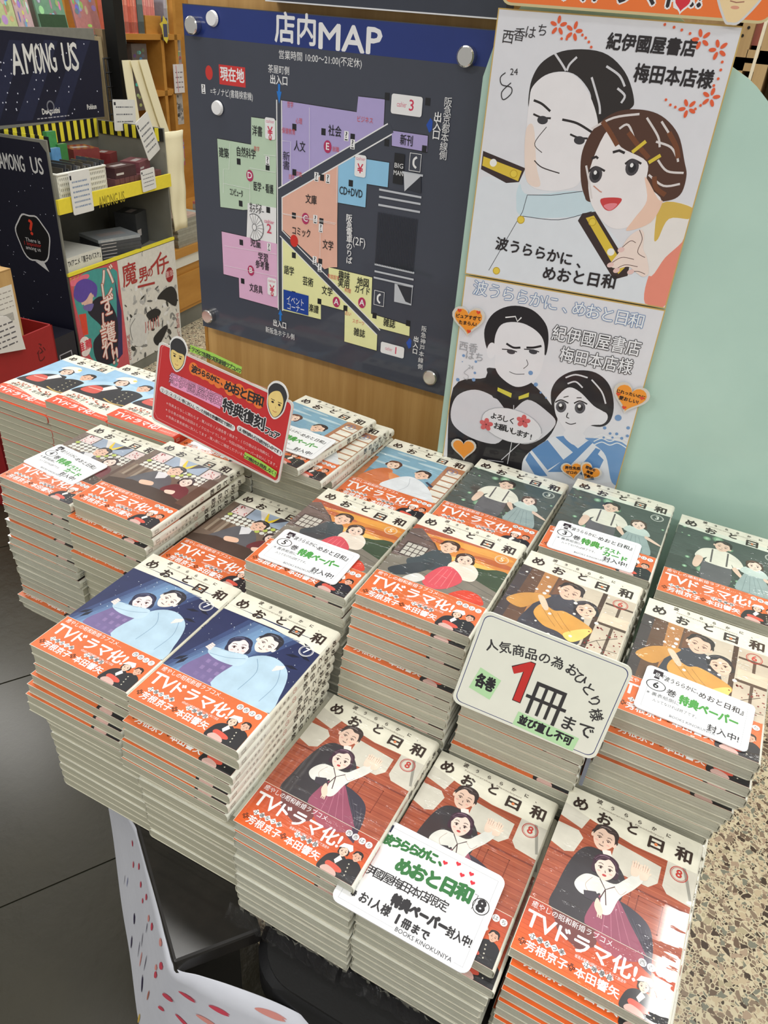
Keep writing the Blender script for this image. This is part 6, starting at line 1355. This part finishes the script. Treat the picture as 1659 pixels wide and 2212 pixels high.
    for k in range(7): carton(2.73+.004*(k % 2), .10, z+.0003+k*.0135, .20, .15, .0130, (70, 72, 76) if k < 6 else (150, 156, 160), '%s flat film-wrapped magazine in the pile on the lower rack shelf' % ('topmost', 'second', 'third', 'fourth', 'fifth', 'sixth', 'bottom')[6-k], nm='magazine', rot=-.35, cat='magazine', grp='flat magazines on the lower rack shelf')
    c1 = thing('boxed_goods', LP(2.44, .08, z), 'white flat carton with black lettering at left on the lower rack shelf', 'box'); mb = MB(); lbox(mb, 2.352, 2.56, .012, .20, z+.0005, z+.085, K(206, 206, 198)); q = lpr(.012, mb); q.text('TVアニメ「黒子のバスケ」', 2.456, z+.060, .026, (40, 40, 44), w=.19, bold=.0005); mb.build('carton', PLAIN, c1)
    carton(2.96, .16, z, .11, .10, .14, (60, 62, 64), 'clear bag of dark goods at right on the lower rack shelf', nm='bag', cat='bag', rot=.2)
stand()

def shelves():
    # bookcase of orange wood behind the rack
    t = thing('bookcase', LP(3.6, .8, 0), 'orange-brown wooden bookcase behind the rack, left of the oak panel', 'bookcase')
    D = .46; DB = .74
    lb('back_panel', SHELFWOOD, 3.40, 5.2, DB, DB+.02, 0, 1.6, parent=t)
    def shelf(u0, v0, u1, v1, nm='shelf_board', depth=.28):
        a, za = lpx(u0, v0, D); b, zb = lpx(u1, v1, D); return lb(nm, SHELFWOOD, a, b, D, D+depth, (zb+za)/2-.012, (zb+za)/2+.012, parent=t)
    shelf(262, 80, 392, 80); shelf(330, 203, 372, 201); shelf(366, 197, 400, 197)
    for u, v0, v1 in ((368, 80, 310), (388, 0, 200)):
        a, z0 = lpx(u, v1, D); _, z1 = lpx(u, v0, D); lb('upright', SHELFWOOD, a-.012, a+.012, D, DB, z0, z1 + (.12 if v0 == 0 else 0), parent=t)
    a, _ = lpx(372, 200, D); lb('upright', SHELFWOOD, a+.01, a+.034, D, DB, .3, lpx(372, 200, D)[1], parent=t)
    a, z = lpx(315, 50, D)
    # lower cabinet with counter
    lb('cabinet_body', SHELFWOOD, 3.05, 5.0, .135, DB, .09, H0-1.135+.0, parent=t); lb('plinth', GREYCARD, 3.05, 5.0, .15, DB, 0, .09, parent=t)
    lb('counter', SHELFWOOD, 3.05, 5.0, .115, DB, H0-1.080, H0-1.040, parent=t); lb('counter_strip', WHITEPL, 3.05, 5.0, .125, .16, H0-1.130, H0-1.082, parent=t)
    for k, s in enumerate((3.10, 3.62, 4.14)): lb('cabinet_door', SHELFWOOD, s, s+.50, .125, .135, .11, H0-1.17, parent=t, bevel=.002)
    # piles of magazines on the counter
    zc = H0-1.040+.0005; r = random.Random(31)
    for col_, (s, d, n) in enumerate(((3.36, .22, 11), (3.60, .24, 7), (3.85, .24, 9))):
        for k in range(n):
            mb = MB(); g = r.choice((150, 160, 172, 140)); tone = (g, g, g-12) if k < n-1 else ((190, 170, 160), (170, 196, 196), (200, 120, 110))[col_]
            ds = r.uniform(-.006, .006); lbox(mb, s-.09+ds, s+.09+ds, d-.09, d+.12, zc+k*.0128, zc+k*.0128+.0124, K(*tone)); tag(mb.build('magazine', COVERF), '%s magazine from the bottom of the %s counter pile beside the oak panel' % (('lowest', 'second', 'third', 'fourth', 'fifth', 'sixth', 'seventh', 'eighth', 'ninth', 'tenth', 'eleventh')[k], ('nearest', 'middle', 'farthest')[col_]), 'magazine', 'magazine piles on the cabinet counter')
    # comics standing on shelves, seen spine or face on
    def row(u0, u1, vb, h, cols, lab, grp, dd=D+.03, w=.022, dep=.14, lean=0):
        a, zb = lpx(u0, vb, dd); b, _ = lpx(u1, vb, dd); s = a; k = 0
        while s < b-.004:
            ww = min(w*r.uniform(.8, 1.2), b-s); c = cols[k % len(cols)]; hh = h*r.uniform(.93, 1.0)
            mb = MB(); T = lambda p: LP(p.x + (p.z-zb)*lean, p.y, p.z); mb.box((s, dd, zb), (s+ww-.001, dd+dep, zb+hh), K(*c), T=T)
            q = Pr(lambda x, y: LP(x + (y-zb)*lean, dd, y), -LN, step=2e-5, start=1e-4, mb=mb); q.rect(s+.003, zb+hh*.55, s+ww-.004, zb+hh*.9, tuple(min(255, int(x*1.1+14)) for x in c)); q.rect(s+.001, zb+.004, s+ww-.002, zb+hh*.28, tuple(int(x*.8) for x in c))
            tag(mb.build('comic_book', COVER), lab, 'book', grp); s += ww; k += 1
    shz = lpx(300, 80, D)[1]+.0125
    def vz(z, dd): return z
    def rowz(s0, s1, z, h, cols, lab, grp, dd, w, dep=.13):
        s = s0; k = 0
        while s < s1-.004:
            ww = min(w*r.uniform(.85, 1.15), s1-s); c = cols[k % len(cols)]; hh = h*r.uniform(.94, 1.0); mb = MB()
            lbox(mb, s, s+ww-.001, dd, dd+dep, z, z+hh, K(*c)); q = lpr(dd, mb); q.rect(s+.002, z+hh*.6, s+ww-.003, z+hh*.92, tuple(min(240, int(x*1.15+10)) for x in c)); q.rect(s+.001, z+.004, s+ww-.002, z+hh*.25, tuple(int(x*.78) for x in c))
            tag(mb.build('comic_book', COVER), lab if grp is None else '%s %s' % ('first' if k == 0 else ORD[k], lab), 'book', grp); s += ww; k += 1
    a = lpx(276, 80, D)[0]; b = lpx(308, 80, D)[0]; c = lpx(332, 80, D)[0]; d = lpx(358, 80, D)[0]; e = lpx(366, 80, D)[0]; f = lpx(384, 80, D)[0]
    rowz(a, b, shz, .185, [(206, 112, 92), (212, 120, 104), (196, 96, 80)], 'comic from the left with orange-red spine, upper shelf beside the black pole', 'orange-red comics on the upper shelf', D+.02, .02)
    rowz(b+.004, b+.05, shz, .20, [(96, 106, 104)], 'grey-green comic standing beside the orange-red ones', None, D+.02, .046)
    lb('divider', SHELFWOOD, b+.06, d, D+.02, D+.04, shz, shz+.075, parent=t)
    rowz(b+.062, d-.004, shz+.0755 if False else shz, .19, [(214, 136, 128), (206, 126, 122)], 'pink comic from the left on the upper shelf behind the divider', 'pink comics on the upper shelf', D+.05, .018)
    rowz(e+.01, f-.004, shz, .19, [(150, 150, 160), (178, 190, 180), (120, 128, 130)], 'pale comic from the left at the right end of the upper shelf', 'pale comics on the upper shelf', D+.03, .024)
    for (u, v, w, h, col_, lab) in ((383, 122, .075, .16, (150, 140, 130), 'face-out magazine in the right column, upper compartment'), (387, 235, .075, .15, (176, 172, 166), 'black and white face-out magazine in the right column, middle compartment'), (392, 330, .06, .13, (170, 90, 110), 'colourful face-out magazine low in the right column')):
        a, b = lpx(u, v, D+.02); mb = MB(); lbox(mb, a-w/2, a+w/2, D+.02, D+.034, b-h/2, b+h/2, K(*col_)); q = lpr(D+.02, mb)
        for k in range(26): g = r.choice((60, 90, 130, 190)); q.ell(a+r.uniform(-.4, .4)*w, b+r.uniform(-.42, .42)*h, r.uniform(.004, .014), r.uniform(.003, .01), (g, g, g) if 'black' in lab else tuple(r.randint(70, 220) for _ in range(3)), n=8)
        tag(mb.build('magazine', COVER), lab, 'magazine')
    a, z = lpx(316, 118, D+.02); mb = MB(); lbox(mb, a-.10, a+.02, D+.03, D+.16, z-.24, z+.045, K(98, 88, 84)); q = lpr(D+.03, mb)
    for k in range(30): q.ell(a+r.uniform(-.085, .005), z+r.uniform(-.22, .03), .012, .008, tuple(r.randint(70, 190) for _ in range(3)), n=7)
    tag(mb.build('magazine', COVER), 'dark patterned magazine standing behind the tote straps', 'magazine')
    a, b = lpx(386, 170, D-.006); mb = MB(); lbox(mb, a-.045, a+.045, D-.008, D-.006, b-.065, b+.065, K(206, 202, 200)); q = lpr(D-.008, mb); scribble(q, a-.03, b-.05, a+.035, b+.04, 4, (120, 110, 116), .005); q.line([(a-.02, b+.06), (a-.012, b-.06)], .005, (190, 110, 116)); tag(mb.build('price_paper', PAPER), 'white price paper on the right column of the bookcase', 'paper')
    a, b = lpx(356, 62, D-.01); mb = MB(); q = lpr(D-.01, mb); lbox(mb, a-.022, a+.022, D-.012, D-.010, b-.05, b+.045, K(74, 74, 92)); q.l = .003; q.poly([(a-.045, b+.02), (a-.02, b+.03), (a-.01, b+.055), (a+.02, b+.03), (a+.02, b-.04), (a+.004, b-.062), (a-.02, b-.045), (a-.03, b)], (206, 186, 70)); q.rect(a-.018, b-.035, a+.016, b+.02, (74, 76, 96)); tag(mb.build('shelf_talker', PRINT), 'small yellow and grey cut-out tag hanging from the upper shelf', 'tag')
    # magazines facing out above the rack
    ZT = lpx(120, 74, .50)[1]
    t2 = thing('magazine_rack', LP(2.6, .6, 0), 'grey metal magazine shelf behind the space-print header', 'shelf')
    lb('ledge', GREYCARD, 1.6, 3.30, .49, .70, ZT-.03, ZT, parent=t2); lb('back_plate', GREYCARD, 1.6, 3.36, .72, .74, .3, 1.6, parent=t2)
    for i, (u0, u1, col_, c2, lab) in enumerate(((-22, 44, (196, 206, 150), (226, 200, 90), 'yellow-green and pink magazine at the top left corner'), (46, 78, (206, 176, 176), (222, 206, 150), 'pale pink magazine second from the left above the header'), (92, 152, (120, 160, 132), (206, 120, 150), 'green magazine with dark lower half in the middle above the header'), (170, 222, (206, 140, 136), (110, 150, 190), 'pink magazine with blue title band right above the header'))):
        a = lpx(u0, 74, .50)[0]; b = lpx(u1, 74, .50)[0]
        for k in range(3 if i in (0, 1) else 4):
            mb = MB(); o_ = k*.010 ; T = lambda p: LP(p.x + o_*1.2, p.y + o_ + (p.z-ZT)*.18, p.z); mb.box((a, .50, ZT+.0005), (b, .508, ZT+.262), K(*col_), T=T)
            q = Pr(lambda x, y: LP(x + o_*1.2, .50 + o_ + (y-ZT)*.18, y), -LN, step=2e-5, start=1e-4, mb=mb)
            if k == 0:
                q.rect(a+.004, ZT+.19, b-.004, ZT+.25, c2); w_ = b-a
                for j in range(26): q.ell(a+w_*r.uniform(.1, .9), ZT+r.uniform(.03, .24), w_*r.uniform(.03, .10), r.uniform(.006, .02), tuple(r.randint(120, 235) for _ in range(3)), n=9)
                if i == 2: q.rect(a+.004, ZT+.01, b-.004, ZT+.07, (60, 84, 60)); q.text('Kawaii', (a+b)/2, ZT+.05, .03, (220, 224, 216), w=w_*.6) if False else None
            tag(mb.build('magazine', COVER), lab if k == 0 else '%s copy behind the %s' % (('', 'second', 'third', 'fourth')[k], lab), 'magazine', 'magazines above the header')
    rr0 = lpx(232, 125, .40)
    # grid panel, pole, cloth
    gp = thing('wire_grid', LP(3.35, .42, 0), 'black wire grid panel between the header and the black pole', 'grid panel')
    g0, gz1 = lpx(223, 125, .42); g1, _ = lpx(248, 125, .42); gz0 = lpx(240, 290, .42)[1]
    for k in range(4):
        mb = MB(); s = g0+(g1-g0)*k/3; mb.tube([LP(s, .42, gz0-.3), LP(s, .42, gz1)], .0035, 6); mb.build('vertical_wire', BLACKMETAL, gp)
    for k in range(7):
        mb = MB(); z = gz1-.002-(gz1-gz0)*k/5.5; mb.tube([LP(g0, .418, z), LP(g1, .418, z)], .0035, 6); mb.build('cross_wire', BLACKMETAL, gp)
    a, _ = lpx(247, 0, .38); b, _ = lpx(274, 215, .38); a = (a+b)/2
    mb = MB(); lbox(mb, a-.032, a+.032, .37, .43, 0, 1.62); tag(mb.build('black_pole', BLACKMETAL), 'square black metal post between the rack header and the bookcase', 'post')
    a, z = lpx(268, 95, .40); mb = MB(); pts = [(a-.028+k*.008, .402+.006*(k % 2)) for k in range(8)]
    vs = [LP(s, d, zz) for zz in (z, z+.7) for s, d in pts]; n = len(pts); mb.add(vs, [(i, i+1, n+i+1, n+i) for i in range(n-1)], K(140, 176, 178)); o = mb.build('cloth_strip', PLAIN); sm = o.modifiers.new('s', 'SOLIDIFY'); sm.thickness = .002; tag(o, 'pale turquoise cloth hanging just right of the black post', 'cloth')
    # papers stacked behind the grid
    for k in range(5):
        a, z = lpx(226+k*9, 200, .47); mb = MB(); lbox(mb, a-.010, a+.010, .46, .60, z-.22, z+.22+(.03 if k % 2 else 0), K(*((196, 178, 140), (170, 150, 118), (206, 190, 150))[k % 3])); tag(mb.build('folder', PLAIN), '%s tall beige folder from the left behind the wire grid' % ('first' if k == 0 else ORD[k]), 'folder', 'beige folders behind the wire grid')
    # tote bags
    def strap(P, w, lab, dd):
        mb = MB(); vs = []
        for u, v in P:
            s, z = lpx(u, v, dd); vs += [LP(s-w/2, dd, z), LP(s+w/2, dd, z)]
        mb.add(vs, [(2*i, 2*i+1, 2*i+3, 2*i+2) for i in range(len(P)-1)]); return mb
    tb = thing('tote_bag', LP(3.35, .3, 0), 'cream canvas tote bag hanging by long straps at the rack corner', 'tote bag')
    for P, dd, w in ((((272, 130), (282, 200), (292, 260), (300, 330)), .34, .062), (((290, 130), (312, 200), (330, 260), (342, 300)), .33, .066), (((308, 129), (326, 190), (345, 250), (362, 300)), .32, .060)):
        m_ = strap(P, w, '', dd); o = m_.build('strap', CANVAS, tb); x = o.modifiers.new('s', 'SOLIDIFY'); x.thickness = .003
    mb = MB(); cols = 7; rows = 14; vs = []
    for j in range(rows+1):
        v = 280 + (490-280)*j/rows; sl = lpx(352 + (374-352)*j/rows, v, .02)[0]; sr, z = lpx(394+(401-394)*j/rows, v, .02)
        for i in range(cols+1): tt = i/cols; vs.append(LP(sl+(sr-sl)*tt, .02 + .004*math.sin(tt*7+j*.3)+.002*math.sin(j*1.3), z))
    W_ = cols+1; mb.add(vs, [(j*W_+i, j*W_+i+1, (j+1)*W_+i+1, (j+1)*W_+i) for j in range(rows) for i in range(cols)], None, True); o = mb.build('bag_body', CANVAS, tb); x = o.modifiers.new('s', 'SOLIDIFY'); x.thickness = .006
shelves()

def red_boxes():
    dd = -.35
    t = thing('red_box', LP(1.75, -.25, 0), 'red open box with black characters standing on the floor at left', 'box')
    zt = H0-.905; s0, s1, d0, d1 = 1.555, 1.850, -.35, -.12
    for nm, a in (('front_side', (s0, s1, d0, d0+.006)), ('rear_side', (s0, s1, d1-.006, d1)), ('end_side', (s0, s0+.006, d0, d1)), ('end_side', (s1-.006, s1, d0, d1))):
        mb = MB(); lbox(mb, a[0], a[1], a[2], a[3], .0, zt, K(150, 34, 36))
        if nm == 'front_side':
            q = lpr(d0, mb)
            for i, ch in enumerate('ふじ'): q.text(ch, *lpx(88+i*2, 754+i*16, d0), .040, (74, 20, 22))
        mb.build(nm, PLAIN, t)
    mb = MB(); lbox(mb, s0, s1, d0, d1, 0, .006, K(150, 34, 36)); mb.build('bottom', PLAIN, t)
    # tall cardboard boxes in it
    def tall(sa, sb, da, db, z1, label, lab=False):
        mb = MB(); lbox(mb, sa, sb, da, db, .008, z1); o = mb.build('cardboard_box', BROWNCARD); tag(o, label, 'box')
        mb = MB(); q = lpr(da, mb); q.rect(sa, z1-.004, sb, z1-.002, (150, 116, 70)); 
        if lab:
            q.rect(sa+.012, z1-.205, sb-.008, z1-.045, (212, 210, 202)); q.rect(sa+.02, z1-.19, sa+.05, z1-.12, (120, 96, 88)); q.l += q.step
            for k in range(14): q.rect(sa+.068+k*.0028, z1-.15, sa+.0692+k*.0028, z1-.125, (60, 60, 60), up=False)
            scribble(q, sa+.06, z1-.115, sb-.016, z1-.055, 4, (150, 146, 140), .003)
        mb.build('shipping_label', PAPER, o)
    tall(1.605, 1.735, -.342, -.27, H0-.700, 'tall narrow brown cardboard box with white barcode label in the red box', True)
    tall(1.640, 1.775, -.262, -.19, H0-.665, 'taller plain brown cardboard box behind the labelled one')
    tall(1.563, 1.600, -.30, -.14, H0-.690, 'slim brown cardboard box at the left edge of the picture')
    a, b = lpx(15, 715, -.36); mb = MB(); q = lpr(-.362, mb); P = [(a+.07*math.cos(k*math.pi/12), b+.05*math.sin(k*math.pi/12)) for k in range(24)]
    P = [(a-.10, b-.045), (a+.055, b-.075), (a+.048, b-.005), (a+.01, b+.042), (a-.04, b+.055), (a-.10, b+.055)]
    vs = [LP(x, -.362, z) for x, z in P] + [LP(x, -.358, z) for x, z in P]; n = len(P); mb.add(vs, [tuple(range(n)), tuple(range(2*n-1, n-1, -1))] + [(i, n+i, n+(i+1) % n, (i+1) % n) for i in range(n)], K(212, 210, 206)); q.l = .0004; scribble(q, a-.085, b-.05, a+.03, b+.03, 5, (90, 88, 92), .004)
    tag(mb.build('note_card', PAPER), 'white handwritten note on the front of the red box', 'card')
    # folded black thing with yellow behind: rack foot board
    lb2 = MB(); lbox(lb2, 2.15, 2.30, -.02, .25, 0, .32, K(34, 34, 44)); q = lpr(-.02, lb2); q.line([(2.17, .10), (2.24, .17), (2.29, .14)], .01, (206, 190, 60), sm=True); q.frame(2.20, .20, 2.27, .25, .004, (170, 170, 180)); tag(lb2.build('carton', PRINT), 'dark printed carton on the floor between the red box and the posters', 'box')
red_boxes()

def far_right():
    # pale wooden bookcase glimpsed above the mint board
    t = thing('bookcase', Vector((-.1, 2.1, 0)), 'pale wooden bookcase glimpsed above the mint board', 'bookcase')
    def at(u, v, y): d = ray(u, v); p = d*(y/d.y); return p.x, p.z+H0
    def bx(nm, x0, x1, y0, y1, z0, z1, m=SHELFWOOD, col=None, par=t): mb = MB(); mb.box((x0, y0, z0), (x1, y1, z1), col); return mb.build(nm, m, par)
    PW = wood('pale_shelf_wood', (158, 132, 92), (180, 154, 112))
    bx('back_panel', -.9, 1.2, 2.16, 2.18, 0, 2.4, PW)
    for u in (1600, 1652, 1560, 1720):
        x, z = at(u, 120, 2.0); bx('upright', x-.012, x+.012, 2.0, 2.16, 0, 2.4, PW)
    for u, v in ((1655, 125), (1600, 138)):
        x, z = at(u, v, 2.0); bx('shelf_board', x-.03 if u < 1640 else x-.04, x+(.03 if u < 1640 else .15), 2.0, 2.16, z-.012, z+.012, PW)
        mb = MB()
        for k in range(4): mb.cyl((x-.012-.0 if u < 1640 else x-.05, 2.0, z+.05+k*.06), (0, -1, 0), .003, .001, 8)
        mb.build('peg_hole', BLACKMETAL, t)
    x, z = at(1648, 100, 2.0); r = random.Random(2)
    for k, c in enumerate(((206, 128, 118), (214, 206, 196), (206, 128, 118), (60, 84, 130))): mb = MB(); mb.box((x-.03+k*.022, 2.03, z-.0), (x-.03+k*.022+.020, 2.16, z+.15), K(*c)); mb.box((x-.03+k*.022, 2.029, z+.08), (x-.03+k*.022+.020, 2.030, z+.12), K(214, 210, 204)); tag(mb.build('comic_book', COVER), ('red and white comic spine above the mint board, leftmost', 'cream comic spine above the mint board', 'second red comic spine above the mint board', 'dark blue comic spine above the mint board')[k], 'book')
    mb = MB(); x, z = at(1625, 150, 1.9); mb.box((x-.003, 1.9, z-.1), (x+.003, 1.902, z+.12), K(222, 214, 190)); tag(mb.build('price_rail', PLAIN), 'thin cream paper strip on the bookcase upright at top right', 'strip')
far_right()

def room():
    mb = MB(); mb.box((-4.4, -1.5, 0), (-4.3, 6.5, 2.9), K(150, 140, 120)); struct(mb.build('wall_left', PLAIN))
    mb = MB(); mb.box((-4.4, 6.4, 0), (3.5, 6.5, 2.9), K(150, 140, 120)); struct(mb.build('wall_back', PLAIN))
    mb = MB(); mb.box((-.62+.0, 3.2, 0), (2.4, 3.24, 2.3), K(140, 116, 78))
room()
